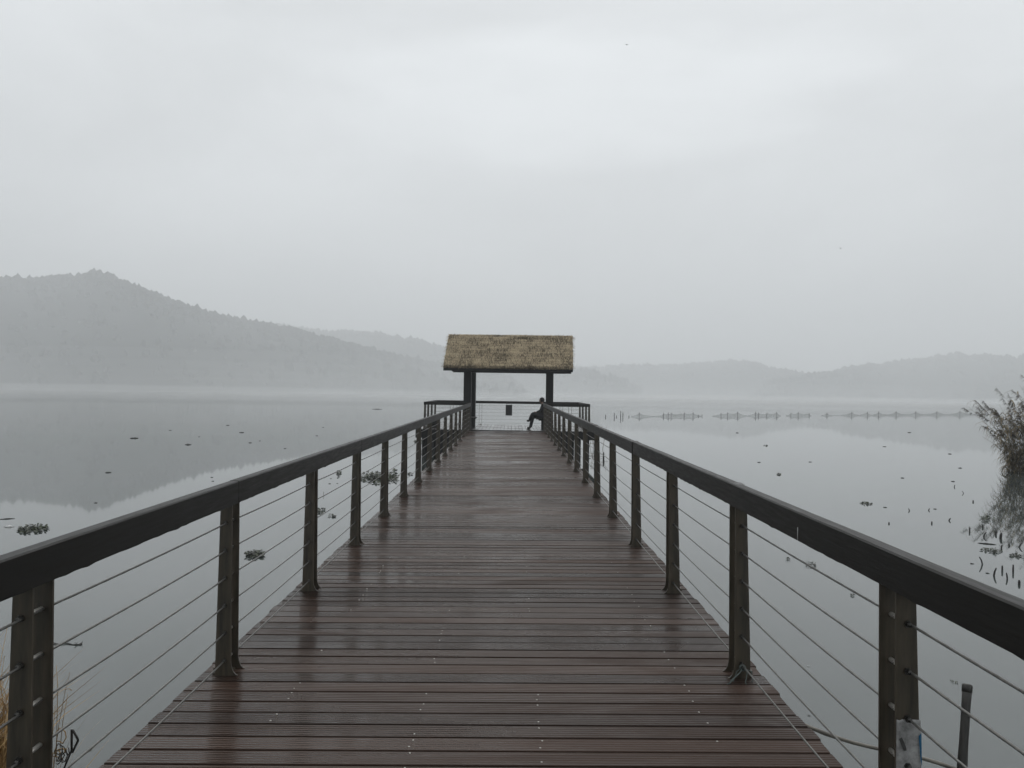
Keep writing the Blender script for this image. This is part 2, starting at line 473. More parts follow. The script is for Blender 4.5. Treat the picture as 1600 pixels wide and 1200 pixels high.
near_left = [(-1500, 560), (-1150, 520), (-800, 505), (-420, 470), (-260, 452), (-120, 440), (0, 435), (40, 436), (62, 437), (90, 433), (118, 432), (135, 430), (153, 427), (166, 429), (180, 438),
             (200, 446), (230, 458), (250, 465), (275, 475), (300, 483), (330, 491), (360, 498), (400, 505), (440, 512), (480, 521), (520, 531),
             (560, 542), (600, 551), (640, 559), (700, 572), (760, 583), (795, 589), (806, 597), (815, 607), (822, 614)]
back_left = [(380, 509), (430, 509), (470, 515), (500, 519), (520, 521), (560, 520), (590, 524), (620, 529), (650, 534), (690, 545), (740, 558), (800, 570), (860, 578), (930, 586), (980, 600), (1000, 612)]
right_a = [(720, 588), (800, 582), (880, 578), (920, 576), (950, 574), (1000, 573), (1050, 572), (1090, 570), (1120, 567), (1140, 566), (1165, 567), (1190, 573), (1210, 578), (1240, 585), (1275, 590), (1320, 600), (1360, 612), (1380, 619)]
right_b = [(1180, 614), (1210, 600), (1250, 590), (1280, 587), (1300, 584), (1320, 579), (1350, 574), (1380, 570), (1420, 565), (1450, 562), (1480, 557), (1495, 555), (1520, 557), (1560, 559), (1600, 562), (1700, 556), (1820, 566), (1950, 560), (2300, 548), (2700, 560), (3100, 575)]
hill('left_hill', near_left, 860, 1180, 300, 3, 7600, 6.8, 7.5)
hill('distant_left_hill', back_left, 1400, 1600, 80, 5, 900, 8.5)
hill('distant_right_hill', right_a, 1550, 1780, 80, 8, 1000, 8.5)
hill('right_hill', right_b, 1450, 1680, 150, 11, 2600, 8.0)

# the woods on the hills: clumps of crown-shaped foliage, one mass
b = MB()
def crown(b, p, s, val, rnd):
    nb = rnd.randint(2, 4)
    for i in range(nb):
        c = p + Vector((rnd.uniform(-.5, .5) * s, rnd.uniform(-.5, .5) * s, s * rnd.uniform(0.15, 0.75)))
        r = s * rnd.uniform(0.28, 0.5); hgt = r * rnd.uniform(0.9, 1.9)
        vs = [c + Vector((0, 0, hgt))]; n = 6
        for zz, rr_ in ((0.45, 0.75), (-0.2, 1.0), (-0.8, 0.6)):
            for k in range(n):
                q = 2 * math.pi * (k + zz) / n
                f = rr_ * rnd.uniform(0.7, 1.25)
                vs.append(c + Vector((math.cos(q) * r * f, math.sin(q) * r * f, hgt * zz * rnd.uniform(0.8, 1.2))))
        fs = [(0, 1 + k, 1 + (k + 1) % n) for k in range(n)]
        for j in range(2):
            for k in range(n):
                a = 1 + j * n
                fs.append((a + k, a + n + k, a + n + (k + 1) % n, a + (k + 1) % n))
        b.mesh(vs, fs, False, val)
rf = random.Random(4)
for p, s, v in FOREST: crown(b, p, s, v, rf)
tag(b.build('forest', M['forest']), kind='stuff')

# reedy mud shores left and right of the pier
def mound(name, cx, cy, rx, ry, top, seed):
    b = MB(); vs = []; fs = []; n = 28; k = 7
    for i in range(n):
        q = 2 * math.pi * i / n
        for j in range(k + 1):
            r = j / k
            wob = 1 + 0.22 * noise.noise(Vector((math.cos(q) * 1.5, math.sin(q) * 1.5, seed)))
            x = cx + math.cos(q) * rx * r * wob; y = cy + math.sin(q) * ry * r * wob
            z = ZW - 0.25 + (top + 0.25) * (1 - r ** 1.7) + 0.05 * noise.noise(Vector((x * 1.7, y * 1.7, seed)))
            vs.append((x, y, z))
    for i in range(n):
        for j in range(k):
            a = i * (k + 1) + j; c = ((i + 1) % n) * (k + 1) + j
            fs.append((a, a + 1, c + 1, c))
    b.mesh(vs, fs, True)
    return tag(b.build(name, M['mud']), kind='structure')
mound('mud_shore', -5.6, 4.9, 1.9, 3.4, 0.22, 2.0)
mound('reed_shore', 19.0, 28.5, 2.6, 3.0, 0.12, 5.0)

# ------------------------------------------------------------------ the pier
C = 0.0082                             # cross fall of the deck
XL, XR = -1.5325, 1.2686               # inner edges of the post plates
EL, ER = XL - 0.1709, XR + 0.1766      # deck edges
Y0, Y1 = -1.6, 32.0
tilt = lambda x, y, z: (x, y, z + C * x)

pier = tag(empty('wooden_pier', (0, 15, 0)), 'long straight pier of wet reddish brown planks leading out to the thatched shelter', 'pier')
ON_PIER.append(pier)
rp = random.Random(21)
b = MB()
PITCH_P = 0.1427
n = int((Y1 - Y0) / PITCH_P)
for i in range(n):
    y = Y0 + i * PITCH_P
    dz = rp.uniform(-0.0008, 0.0008); tw = rp.gauss(0, 0.0008); sk = rp.uniform(-0.0012, 0.0012)
    gap = rp.uniform(0.0105, 0.0145)
    a, c = EL + rp.uniform(-0.008, 0.008), ER + rp.uniform(-0.008, 0.008)
    f = lambda X, Y, Z, y=y, dz=dz, tw=tw, sk=sk: (X, Y - 15 + sk * X, Z + C * X + dz + (tw if Y > y + 0.05 else -tw))
    b.bbox(a, c, y, y + PITCH_P - gap, -0.03, 0.0, 0.0035, rp.random(), f)
deck = b.build('decking', M['deck'], pier)
b = MB()
for x in (-1.5, -1.12, -0.42, 0.16, 0.62, 0.97, 1.28):
    b.box(x - 0.03, x + 0.03, Y0 + .02, Y1 - .03, -0.20, -0.036, 0.5, lambda X, Y, Z: (X, Y - 15, Z + C * X))
b.build('joist', M['joist'], pier)
for x, nm in ((EL + 0.045, 1), (ER - 0.045, 2)):
    b = MB(); b.box(x - 0.02, x + 0.02, Y0 + .01, Y1 - .02, -0.22, -0.034, 0.5, lambda X, Y, Z: (X, Y - 15, Z + C * X))
    b.build('edge_beam', M['beam'], pier)
for k in range(6):
    y = 1.5 + k * 5.77
    b = MB(); b.box(EL + .12, ER - .12, y - 0.09, y + 0.09, -0.42, -0.225, 0.5, lambda X, Y, Z: (X, Y - 15, Z + C * X))
    b.build('cross_beam', M['beam'], pier)
    for x in (-1.25, 0.98):
        b = MB(); b.tube([(x, y - 15, -2.0), (x, y - 15, -0.43)], 0.13, 14)
        b.build('pile', M['beam'], pier)
# screws: the nearest hundred one by one, the rest as one part
b = MB(); b.tube([(0, 0, -0.002), (0, 0, 0.001), (0, 0, 0.002)], [0.0052, 0.005, 0.0034], 8)
scr = b.data('screw', M['screw'])
rest = MB()
cnt = 0
for i in range(int((2.6 - Y0) / PITCH_P), n):
    y = Y0 + i * PITCH_P
    if y > 9: break
    for x in (-1.125, -0.425, 0.16, 0.965):
        for dy in (0.03, 0.108):
            if rp.random() < (0.42 if y < 4.4 else 0.8): continue
            xx, yy = x + rp.uniform(-.008, .008), y + dy + rp.uniform(-.006, .006)
            p = Vector((xx, yy - 15, C * xx + 0.0005))
            if cnt < 96:
                o = bpy.data.objects.new('screw', scr); col.objects.link(o); o.parent = pier; o.location = p; cnt += 1
            else:
                rest.tube([p + Vector((0, 0, -.002)), p + Vector((0, 0, 0.0014))], 0.0042, 6)
tag(rest.build('screw', M['nut'], pier), kind='stuff')

# ------------------------------------------------------------------ railings
CZ = [0.084 + 0.153 * k for k in range(6)]
GAP = 0.108; PT = 0.010; OC = 0.036; TOP = 0.951
D0, SP = 2.8085, 1.9229
def plate_poly(s):
    """(x, z) outline; x grows outward, s = +1 right side, -1 left side"""
    P = [(0, TOP), (0, 0.075), (-0.002, 0.056), (-0.007, 0.036), (-0.016, 0.018), (-0.027, 0.007), (-0.037, 0.003), (-0.036, 0.0),
         (0.088, 0.0), (0.084, 0.2), (0.064, TOP)]
    return [(s * x, z) for x, z in P]
def make_post(s):
    post = empty('railing_post')
    for y in (-GAP - PT, 0.0):
        b = MB(); b.prism(plate_poly(s), y, y + PT); b.build('post_plate', M['plate'], post)
    b = MB()
    xs = sorted((s * 0.012, s * 0.108))
    b.bbox(xs[0], xs[1], -GAP + .002, -0.002, 0.0, 0.012, 0.003)
    xs = sorted((s * 0.086, s * 0.112))
    b.bbox(xs[0], xs[1], -GAP / 2 - 0.025, -GAP / 2 + 0.025, 0.008, 0.032, 0.004)
    b.build('base_bracket', M['plate'], post)
    return post
def make_nut():
    b = MB(); b.tube([(0, -0.011, 0), (0, 0, 0)], 0.0115, 6, True, 0.5, False)
    b.tube([(0, -0.022, 0), (0, -0.010, 0)], 0.0072, 8)
    return b.data('cable_nut', M['nut'])
def make_sleeve():
    b = MB(); b.tube([(0, -GAP + .001, 0), (0, -0.001, 0)], 0.0082, 10)
    return b.data('cable_sleeve', M['sleeve'])
NUT, SLEEVE = make_nut(), make_sleeve()
def add_hardware(post, s):
    for z in CZ:
        for nm, me, y in (('cable_nut', NUT, -GAP - PT), ('cable_sleeve', SLEEVE, 0.0)):
            o = bpy.data.objects.new(nm, me); col.objects.link(o); o.parent = post; o.location = (s * OC, y, z)

def handrail_mesh(b, s, x_in, x_out, y0, y1, z0, z1, rnd, step=0.05):
    """a squared timber with softened top edges and beads of water along its lower edge"""
    a, c = (x_in, x_out)
    ch = 0.006
    prof = [(a, z0), (a, z1 - ch), (a + (c - a) * 0.1, z1), (c - (c - a) * 0.1, z1), (c, z1 - ch), (c, z0)]
    ny = max(2, int((y1 - y0) / step)); vs = []; fs = []; k = len(prof)
    for i in range(ny + 1):
        y = y0 + (y1 - y0) * i / ny
        w = 0.0012 * noise.noise(Vector((y * 1.3, x_in * 9, 1)))
        dr = max(0, rnd.gauss(0, 0.0022)) if y < 14 else 0
        for j, (x, z) in enumerate(prof):
            zz = z + w - (dr if j in (0, 5) else 0)
            vs.append((x + w, y, zz + C * x))
    for i in range(ny):
        for j in range(k):
            j2 = (j + 1) % k
            fs.append((i * k + j, (i + 1) * k + j, (i + 1) * k + j2, i * k + j2))
    fs.append(tuple(range(k))); fs.append(tuple(range((ny + 1) * k - 1, ny * k - 1, -1)))
    b.mesh(vs, fs, False, rnd.random())

def cable(b, x, z, y0, y1, sag, seed):
    """six-strand wire rope, twisted where it is close enough to see"""
    tw1 = min(y1, 5.2)
    r = 0.0041; n = 12; vs = []; fs = []
    ys = []; y = y0
    while y < tw1: ys.append(y); y += 0.012 if 1.6 < y < 5.2 else 0.1
    while y < y1: ys.append(y); y += 0.48
    ys.append(y1)
    for y in ys:
        ph = ((y - D0) / SP) % 1.0
        zz = z - sag * 4 * ph * (1 - ph)
        for k in range(n):
            q = 2 * math.pi * k / n
            rr_ = r * (1 + 0.2 * math.cos(6 * q + 2 * math.pi * y / 0.022 * 1.0)) if y < 5.2 else r
            vs.append((x + math.cos(q) * rr_, y, zz + C * x + math.sin(q) * rr_))
    for i in range(len(ys) - 1):
        for k in range(n):
            k2 = (k + 1) % n
            fs.append((i * n + k, i * n + k2, (i + 1) * n + k2, (i + 1) * n + k))
    b.mesh(vs, fs, True)

def railing(s, label):
    rail = tag(empty('pier_railing', (0, 0, 0)), label, 'railing', 'railings of the pier')
    xin = XL if s < 0 else XR
    proto = make_post(s)
    rr_ = random.Random(50 + s)
    first = True
    for k in range(-1, 16):
        y = D0 + SP * k
        if first: p = proto; first = False
        else: p = copy_tree(proto)
        p.parent = rail
        p.location = (xin, y, C * xin)
        p.rotation_euler = (0, -math.atan(C), 0)
        if 0 <= k < 6: add_hardware(p, s)
    # handrail lengths butt over every second post, each a few millimetres off its neighbour
    cuts = [-1.2, D0 + SP - 0.06, D0 + 3 * SP - .06, D0 + 5 * SP - .06, D0 + 7 * SP - .06, D0 + 9 * SP - .06, D0 + 11 * SP - .06, D0 + 13 * SP - .06, 31.98]
    for i in range(len(cuts) - 1):
        dx = rr_.uniform(-0.003, 0.003); dz = rr_.uniform(-0.003, 0.003) if i else 0
        gp = 0.004 if i else 0
        b = MB()
        a = xin - s * 0.0104 + dx; c = a + s * 0.0575
        handrail_mesh(b, s, a, c, cuts[i] + gp, cuts[i + 1] - gp, 0.9517 + dz, 1.0754 + dz, rr_)
        b.build('handrail', M['rail'], rail)
    for i, z in enumerate(CZ):
        b = MB(); cable(b, xin + s * OC, z, -1.2, 31.95, 0.004 + 0.004 * rr_.random(), i)
        b.build('cable', M['steel'], rail, fix=False)
    return rail
ON_PIER.append(railing(-1, 'long dark timber and steel cable railing along the left edge of the pier'))
rrr = railing(1, 'long dark timber and steel cable railing along the right edge of the pier')
ON_PIER.append(rrr)
# flaking strips of old tape at two joints of the right handrail
b = MB()
for y in (D0 + SP - 0.06, D0 + 3 * SP - .06):
    x0, x1 = XR - 0.0104 - 0.001, XR + 0.049
    b.mesh([(x0, y - .02, 1.0766 + C * x0), (x1, y - .05, 1.0775 + C * x1), (x1 + .002, y + .05, 1.079 + C * x1), (x0 + .02, y + .03, 1.083 + C * x0), (x0 - .001, y + .0, 1.04)],
           [(0, 1, 2, 3), (0, 3, 4)])
b.build('tape', M['ball'], rrr)

b = MB(); x0 = XR - 0.0104 - 0.0022
b.mesh([(x0, 3.600, 1.02), (x0, 3.606, 1.02), (x0, 3.604, 0.962), (x0, 3.602, 0.962), (x0 - .001, 3.603, 0.99)], [(0, 1, 4), (1, 2, 4), (2, 3, 4), (3, 0, 4)])
b.build('dried_drip', M['foam'], rrr)

# plastic film wrapped on the nearest right post
film = empty('plastic_film', (XR, D0 - GAP - PT, 0))
ON_PIER.append(film)
tag(film, 'torn milky plastic film with a blue printed edge, stuck on the nearest right railing post', 'plastic film')
b = MB(); vs = []; fs = []
nx, nz_ = 8, 16
for j in range(nz_ + 1):
    for i in range(nx + 1):
        u, v_ = i / nx, j / nz_
        z = 0.375 + 0.165 * v_ + (0.012 * u if j == 0 else 0) + 0.004 * noise.noise(Vector((u * 5, v_ * 9, 1)))
        x = -0.004 + (0.078 + 0.004 * (1 - v_)) * u
        y = -0.003 - 0.0035 * abs(noise.noise(Vector((u * 4, v_ * 7, 3))))
        vs.append((x, y, z + C * XR))
for j in range(nz_):
    for i in range(nx):
        a = j * (nx + 1) + i; fs.append((a, a + 1, a + nx + 2, a + nx + 1))
b.mesh(vs, fs, True)
o = b.build('film_sheet', M['film'], film)
md = o.modifiers.new('thickness', 'SOLIDIFY'); md.thickness = 0.0006
b = MB(); b.mesh([(0.066, -.0085, .50), (0.0745, -.0085, .51), (0.0775, -.0085, .40), (0.073, -.0085, .42)], [(0, 1, 2, 3)]); b.build('blue_stripe', M['blue'], film)
b = MB(); b.mesh([(0.002, -.0082, .49), (0.012, -.0082, .495), (0.026, -.0082, .463), (0.027, -.0082, .452), (0.018, -.0082, .452)], [(0, 1, 2, 3, 4)]); b.build('smudge', M['smudge'], film)

# knotted twine at the foot of the second right post
tw = empty('twine_knot', (XR + OC, D0 + SP - GAP - PT - 0.02, 0.06))
rk = random.Random(3)
b = MB()
for i in range(5):
    e = Vector((rk.uniform(-.09, .05), rk.uniform(-.05, -.0), -0.058 + C * XR))
    m1 = e * 0.5 + Vector((rk.uniform(-.03, .03), -.01, .03))
    b.tube([(0, 0, .02), m1, e, e + Vector((rk.uniform(-.04, .03), rk.uniform(-.03, .0), 0.001))], 0.0028, 5)
for i in range(3):
    pts = [(0.016 * math.cos(q + i), -0.004 + 0.010 * math.sin(q * 2), 0.02 + 0.016 * math.sin(q + i)) for q in [k * 0.7 for k in range(10)]]
    b.tube(pts, 0.003, 5)
b.build('twine', M['twine'], tw)
ON_PIER.append(tw)
tag(tw, 'grey green twine knotted round the foot of the second right railing post', 'twine')

# ------------------------------------------------------------------ platform at the end
PX0, PX1, PY0, PY1 = -3.62, 3.28, 32.06, 37.1
PZ = 0.022
plat = tag(empty('end_platform', (0, 34.5, 0)), 'wide wooden platform on piles at the far end of the pier, under the thatched shelter', 'platform')
b = MB(); x = PX0
ON_PIER.append(plat)
while x < PX1 - 0.1:
    dz = rp.uniform(-.002, .002)
    b.bbox(x, x + 0.139, PY0 - 34.5, PY1 - 34.5, PZ - 0.03 + dz, PZ + dz, 0.004, rp.random()); x += 0.147
b.build('decking', M['platform'], plat)
b = MB(); b.bbox(PX0 - .04, PX1 + .04, PY0 - 34.5 - 0.05, PY0 - 34.5 - 0.004, -0.31, PZ - 0.002, 0.005); b.build('front_fascia', M['beam'], plat)
b = MB(); b.bbox(PX0 - .04, PX1 + .04, PY1 - 34.5 + 0.004, PY1 - 34.5 + 0.05, -0.31, PZ - 0.002, 0.005); b.build('rear_fascia', M['beam'], plat)
for x in (PX0 - 0.046, PX1 + 0.004):
    b = MB(); b.bbox(x, x + 0.042, PY0 - 34.5, PY1 - 34.5, -0.31, PZ - 0.002, 0.005); b.build('side_fascia', M['beam'], plat)
b = MB(); b.bbox(-2.85, 2.5, 32.3 - 34.5, 36.6 - 34.5, -1.6, -0.312, 0.03); b.build('pile_cap', M['beam'], plat)
for x in (-3.35, 3.0):
    for y in (32.6, 36.5):
        b = MB(); b.tube([(x, y - 34.5, -2.2), (x, y - 34.5, -0.315)], 0.12, 14); b.build('pile', M['beam'], plat)

prail = tag(empty('platform_railing', (0, 34.5, PZ)), 'dark timber railing with steel cables round three sides of the end platform', 'railing')
ON_PIER.append(prail)
def bar(x0, y0, x1, y1, w=0.06, z0=0.945, z1=1.06, name='handrail'):
    b = MB()
    if abs(x1 - x0) > abs(y1 - y0): b.bbox(min(x0, x1), max(x0, x1), y0 - 34.5 - w / 2, y0 - 34.5 + w / 2, z0, z1, 0.006)
    else: b.bbox(x0 - w / 2, x0 + w / 2, min(y0, y1) - 34.5, max(y0, y1) - 34.5, z0, z1, 0.006)
    b.build(name, M['rail'], prail)
RXL, RXR, RYF, RYB = -3.34, 3.06, 32.15, 36.95
bar(RXL - .03, RYB, RXR + .03, RYB)
bar(RXL, RYF + .033, RXL, RYB - .033); bar(RXR, RYF + .033, RXR, RYB - .033)
bar(RXL - .03, RYF, XL - 0.07, RYF); bar(XR + 0.07, RYF, RXR + .03, RYF)
ppost = make_post(1)
spots = [(RXL, RYF + .2, 0), (RXL, 33.6, 0), (RXL, 35.1, 0), (RXL, 36.7, 0), (RXR, RYF + .2, 0), (RXR, 33.7, 0), (RXR, 35.2, 0), (RXR, 36.7, 0),
         (-2.45, RYB, 1), (-1.45, RYB, 1), (2.15, RYB, 1), (-2.4, RYF, 1), (2.2, RYF, 1)]
for i, (x, y, q) in enumerate(spots):
    p = ppost if i == 0 else copy_tree(ppost)
    p.parent = prail
    if q: p.location = (x + .06, y - 34.5 - .03, 0); p.rotation_euler = (0, 0, R(90))
    else: p.location = (x - 0.03 if x > 0 else x + 0.03, y - 34.5, 0); p.rotation_euler = (0, 0, 0 if x > 0 else R(180))
for z in CZ:
    for (a, c) in (((RXL, RYB), (RXR, RYB)), ((RXL, RYF), (RXL, RYB)), ((RXR, RYF), (RXR, RYB)), ((RXL, RYF), (XL - .1, RYF)), ((XR + .1, RYF), (RXR, RYF))):
        b = MB(); b.tube([(a[0], a[1] - 34.5, z), (c[0], c[1] - 34.5, z)], 0.0042, 6); b.build('cable', M['steel'], prail)

# sign board hung on the far rail
sg = tag(empty('hanging_board', (-0.075, RYB - 0.045, 0.64 + PZ)), 'small dark rectangular board hanging on the far railing of the platform', 'board')
b = MB(); b.bbox(-0.145, 0.145, -0.012, 0.012, -0.22, 0.26, 0.006); b.build('panel', M['board'], sg)
for x in (-0.1, 0.1):
    b = MB(); b.tube([(x, 0.0, 0.25), (x, 0.0, 0.36), (x, 0.045, 0.44)], 0.006, 6); b.build('hook', M['nut'], sg)

# ------------------------------------------------------------------ thatched shelter
pv = tag(empty('thatched_shelter', (-0.045, 33.5, PZ), None, R(-3.0)), 'open shelter with steep straw thatched roof on dark posts at the pier end', 'shelter')
ON_PIER.append(pv); ON_PIER.append(sg)
HX, PYF, PYR = 1.615, -0.9, 0.9
for x in (-HX, HX):
    for y in (PYF, PYR):
        b = MB(); b.bbox(x - 0.147, x + 0.147, y - 0.147, y + 0.147, 0.0, 2.28 - PZ, 0.008); b.build('post', M['beam'], pv)
Z0 = 2.285 - PZ
for y in (PYF, PYR):
    b = MB(); b.bbox(-2.25, 2.25, y - 0.11, y + 0.11, Z0, Z0 + 0.14, 0.008); b.build('beam', M['beam'], pv)
for x in (-HX, HX):
    b = MB(); b.bbox(x - 0.08, x + 0.08, PYF - 0.3, PYR + 0.3, Z0 + 0.145, Z0 + 0.26, 0.008); b.build('tie_beam', M['beam'], pv)
    b = MB(); b.bbox(x - 0.06, x + 0.06, -0.06, 0.06, Z0 + 0.265, 3.55 - PZ, 0.006); b.build('king_post', M['beam'], pv)
EAV_Y, EAV_Z, RDG_Z, HW = 1.52, 2.40 - PZ, 3.73 - PZ, 2.505
b = MB(); b.bbox(-HW + .05, HW - .05, -0.05, 0.05, 3.56 - PZ, 3.67 - PZ, 0.006); b.build('ridge_beam', M['beam'], pv)
for s in (-1, 1):
    for k in range(8):
        x = -HW + 0.12 + k * (2 * HW - 0.24) / 7
        b = MB()
        b.tube([(x, s * (EAV_Y - 0.02), EAV_Z - 0.05), (x, s * 0.03, RDG_Z - 0.13)], 0.035, 8); b.build('rafter', M['beam'], pv)
    b = MB(); b.bbox(-HW, HW, min(s * (EAV_Y + .05), s * (EAV_Y + .01)), max(s * (EAV_Y + .05), s * (EAV_Y + .01)), EAV_Z - 0.10, EAV_Z + 0.0, 0.005); b.build('eave_board', M['beam'], pv)
roof = MB()
rt = random.Random(9)
for s in (-1, 1):
    sl = Vector((0, -s * EAV_Y, RDG_Z - EAV_Z)); ln = sl.length; dr = sl.normalized()
    nrm = Vector((0, s * (RDG_Z - EAV_Z), EAV_Y)).normalized()
    base = Vector((0, s * EAV_Y, EAV_Z))
    # compact straw layer
    nx, ny = 40, 14; vs = []; fs = []
    for lay in (0, 1):
        for i in range(nx + 1):
            for j in range(ny + 1):
                x = -HW + 2 * HW * i / nx; t = j / ny * ln
                hgt = (0.06 + 0.018 * noise.noise(Vector((x * 3, t * 4, s)))) if lay else -0.03
                vs.append(base + Vector((x, 0, 0)) + dr * t + nrm * hgt)
    k = ny + 1; off = (nx + 1) * k
    for i in range(nx):
        for j in range(ny):
            a = i * k + j
            fs.append((a, a + 1, a + k + 1, a + k)); fs.append((off + a, off + a + k, off + a + k + 1, off + a + 1))
    for i in range(nx): fs += [(i * k, (i + 1) * k, off + (i + 1) * k, off + i * k), (i * k + ny, off + i * k + ny, off + (i + 1) * k + ny, (i + 1) * k + ny)]
    for j in range(ny): fs += [(j, off + j, off + j + 1, j + 1), (nx * k + j, nx * k + j + 1, off + nx * k + j + 1, off + nx * k + j)]
    roof.mesh(vs, fs, False, 0.35)
    # loose straws in courses, ragged at eave, gables and ridge
    def straw(x, t, L_, ang, hgt, w, val, droop=0.0):
        d = (dr * -math.cos(ang) + Vector((1, 0, 0)) * math.sin(ang))
        sd_ = d.cross(nrm).normalized() * w
        p0 = base + Vector((x, 0, 0)) + dr * t + nrm * hgt
        p1 = p0 + d * L_ + nrm * rt.uniform(-.01, 0.02) + Vector((0, 0, -droop))
        roof.mesh([p0 - sd_, p0 + sd_, p1 + sd_ * .5, p1 - sd_ * .5], [(0, 1, 2, 3)], False, val)
    cnt_ = 15000 if s < 0 else 5000
    for q in range(cnt_):
        x = rt.uniform(-HW, HW); cs = ln / 13.0; kc = rt.randrange(13); fr = rt.random() ** 1.4; t = min(ln, kc * cs + 0.13 + fr * cs)
        patch = 0.5 + 0.5 * noise.noise(Vector((x * 1.4, t * 1.8, 4.0 + s)))
        val = min(1, max(0, rt.gauss(0.32 + 0.34 * patch + 0.26 * (noise.noise(Vector((x * 1.1, kc * 1.7, 9.0)))) + 0.12 * (1 - fr), 0.2)))
        straw(x, t, rt.uniform(0.06, 0.16), rt.gauss(0, 0.2), 0.058 + 0.045 * (1 - fr) + rt.uniform(0, .02), rt.uniform(0.005, 0.011), val)
    for q in range(800):
        straw(rt.uniform(-HW, HW), rt.uniform(0.06, 0.18), rt.uniform(0.06, 0.15), rt.gauss(0, 0.15), rt.uniform(0.0, 0.08), rt.uniform(0.004, 0.008), rt.uniform(.2, .8), rt.uniform(0.0, 0.03))
    for q in range(170):
        e = rt.choice((-1, 1)); t = rt.uniform(0, ln)
        straw(e * (HW - 0.02), t, rt.uniform(0.05, 0.15), e * rt.uniform(1.0, 1.7), rt.uniform(-0.02, 0.08), rt.uniform(0.003, 0.006), rt.uniform(.2, .7))
    for q in range(260):
        straw(rt.uniform(-HW, HW), ln - rt.uniform(0, .06), rt.uniform(0.06, 0.13), math.pi + rt.gauss(0, 0.5), rt.uniform(0.02, 0.08), rt.uniform(0.003, 0.006), rt.uniform(.1, .7))
roof.build('thatch_roof', M['thatch'], pv, fix=False)

# benches between the shelter posts
def bench(name, x0, x1, y0, y1, label):
    bn = tag(empty(name, ((x0 + x1) / 2, (y0 + y1) / 2, PZ)), label, 'bench', 'benches on the end platform')
    ON_PIER.append(bn)
    side = 1 if x0 + x1 > 0 else -1
    w, l = (x1 - x0), (y1 - y0)
    b = MB()
    if l > w:
        for i in range(4): b.bbox(-w / 2 + i * w / 4 + .005, -w / 2 + (i + 1) * w / 4 - .005, -l / 2, l / 2, 0.405, 0.445, 0.006, rp.random())
    else:
        for i in range(4): b.bbox(-w / 2, w / 2, -l / 2 + i * l / 4 + .005, -l / 2 + (i + 1) * l / 4 - .005, 0.405, 0.445, 0.006, rp.random())
    b.build('seat', M['rail'], bn)
    for sx in (-1, 1):
        b = MB()
        if l > w: b.bbox(*sorted((side * 0.02, side * (w / 2 - .02))), sx * (l / 2 - .22) - .04, sx * (l / 2 - .22) + .04, 0, 0.404, 0.008)
        else: b.bbox(sx * (w / 2 - .22) - .05, sx * (w / 2 - .22) + .05, -l / 2 + .05, l / 2 - .05, 0, 0.404, 0.008)
        b.build('leg', M['beam'], bn)
    return bn
bench('wooden_bench', 1.02, 1.46, 32.9, 34.1, 'dark slatted bench under the thatched roof, the one with a person sitting on it')
bench('wooden_bench', -1.78, -1.36, 32.9, 34.1, 'empty dark slatted bench beside the left shelter post')
bench('wooden_bench', -3.2, -2.75, 33.2, 34.9, 'empty dark bench on the left wing of the platform, beyond the pier railing')

# ------------------------------------------------------------------ the person on the right bench, facing left with one leg over the other
def skin(name, verts, edges, radii, mat, parent, sub=2, root=0):
    me = bpy.data.meshes.new(name)
    me.from_pydata(verts, edges, [])
    o = bpy.data.objects.new(name, me); col.objects.link(o); o.parent = parent
    md = o.modifiers.new('skin', 'SKIN'); md.use_smooth_shade = True
    lay = me.skin_vertices[0].data
    for i, r_ in enumerate(radii):
        lay[i].radius = (r_, r_) if not isinstance(r_, tuple) else r_
        lay[i].use_root = (i == root)
    ss = o.modifiers.new('subdivision', 'SUBSURF'); ss.levels = sub; ss.render_levels = sub
    me.materials.append(mat)
    return o
pe = tag(empty('person', (1.215, 33.3, PZ)), 'person in dark clothes sitting with one leg crossed over the other under the thatched roof', 'person')
ON_PIER.append(pe)
V = []; E = []; RR = []
def vtx(p, r_, link=None):
    V.append(p); RR.append(r_)
    if link is not None: E.append((link, len(V) - 1))
    return len(V) - 1
pel = vtx((0.10, 0, 0.53), 0.125)
sp1 = vtx((0.13, 0, 0.72), 0.118, pel)
che = vtx((0.10, 0, 0.90), 0.135, sp1)
nk = vtx((0.055, 0, 1.03), 0.05, che)
hd0 = vtx((0.035, 0, 1.09), 0.062, nk)
hd1 = vtx((0.02, 0, 1.16), 0.088, hd0)
hd2 = vtx((0.03, 0, 1.225), 0.07, hd1)
nose = vtx((-0.085, 0, 1.135), 0.012, hd1)
for s in (-1, 1):
    sh = vtx((0.09, s * 0.17, 0.955), 0.062, che)
    elb = vtx((0.0, s * 0.23, 0.72), 0.045, sh)
    wr_ = vtx((-0.17, s * 0.10, 0.675), 0.03, elb)
    pal = vtx((-0.235, s * 0.07, 0.672), 0.034, wr_)
    for f in range(4):
        k1 = vtx((-0.285 - 0.006 * (f in (1, 2)), s * (0.10 - f * 0.021), 0.668), 0.0095, pal)
        vtx((-0.32 - 0.01 * (f in (1, 2)), s * (0.10 - f * 0.021), 0.645), 0.0082, k1)
    th_ = vtx((-0.235, s * 0.03, 0.70), 0.011, pal)
    vtx((-0.275, s * 0.02, 0.705), 0.0095, th_)
hl = vtx((0.06, -0.09, 0.52), 0.085, pel)
kn = vtx((-0.33, -0.05, 0.63), 0.066, hl)
an = vtx((-0.43, 0.02, 0.37), 0.042, kn)
he = vtx((-0.435, 0.02, 0.335), 0.04, an)
vtx((-0.57, 0.02, 0.335), 0.033, he)
hl = vtx((0.06, 0.09, 0.50), 0.085, pel)
kn = vtx((-0.31, 0.09, 0.50), 0.062, hl)
an = vtx((-0.40, 0.09, 0.10), 0.042, kn)
he = vtx((-0.39, 0.09, 0.055), 0.04, an)
vtx((-0.55, 0.09, 0.035), 0.033, he)
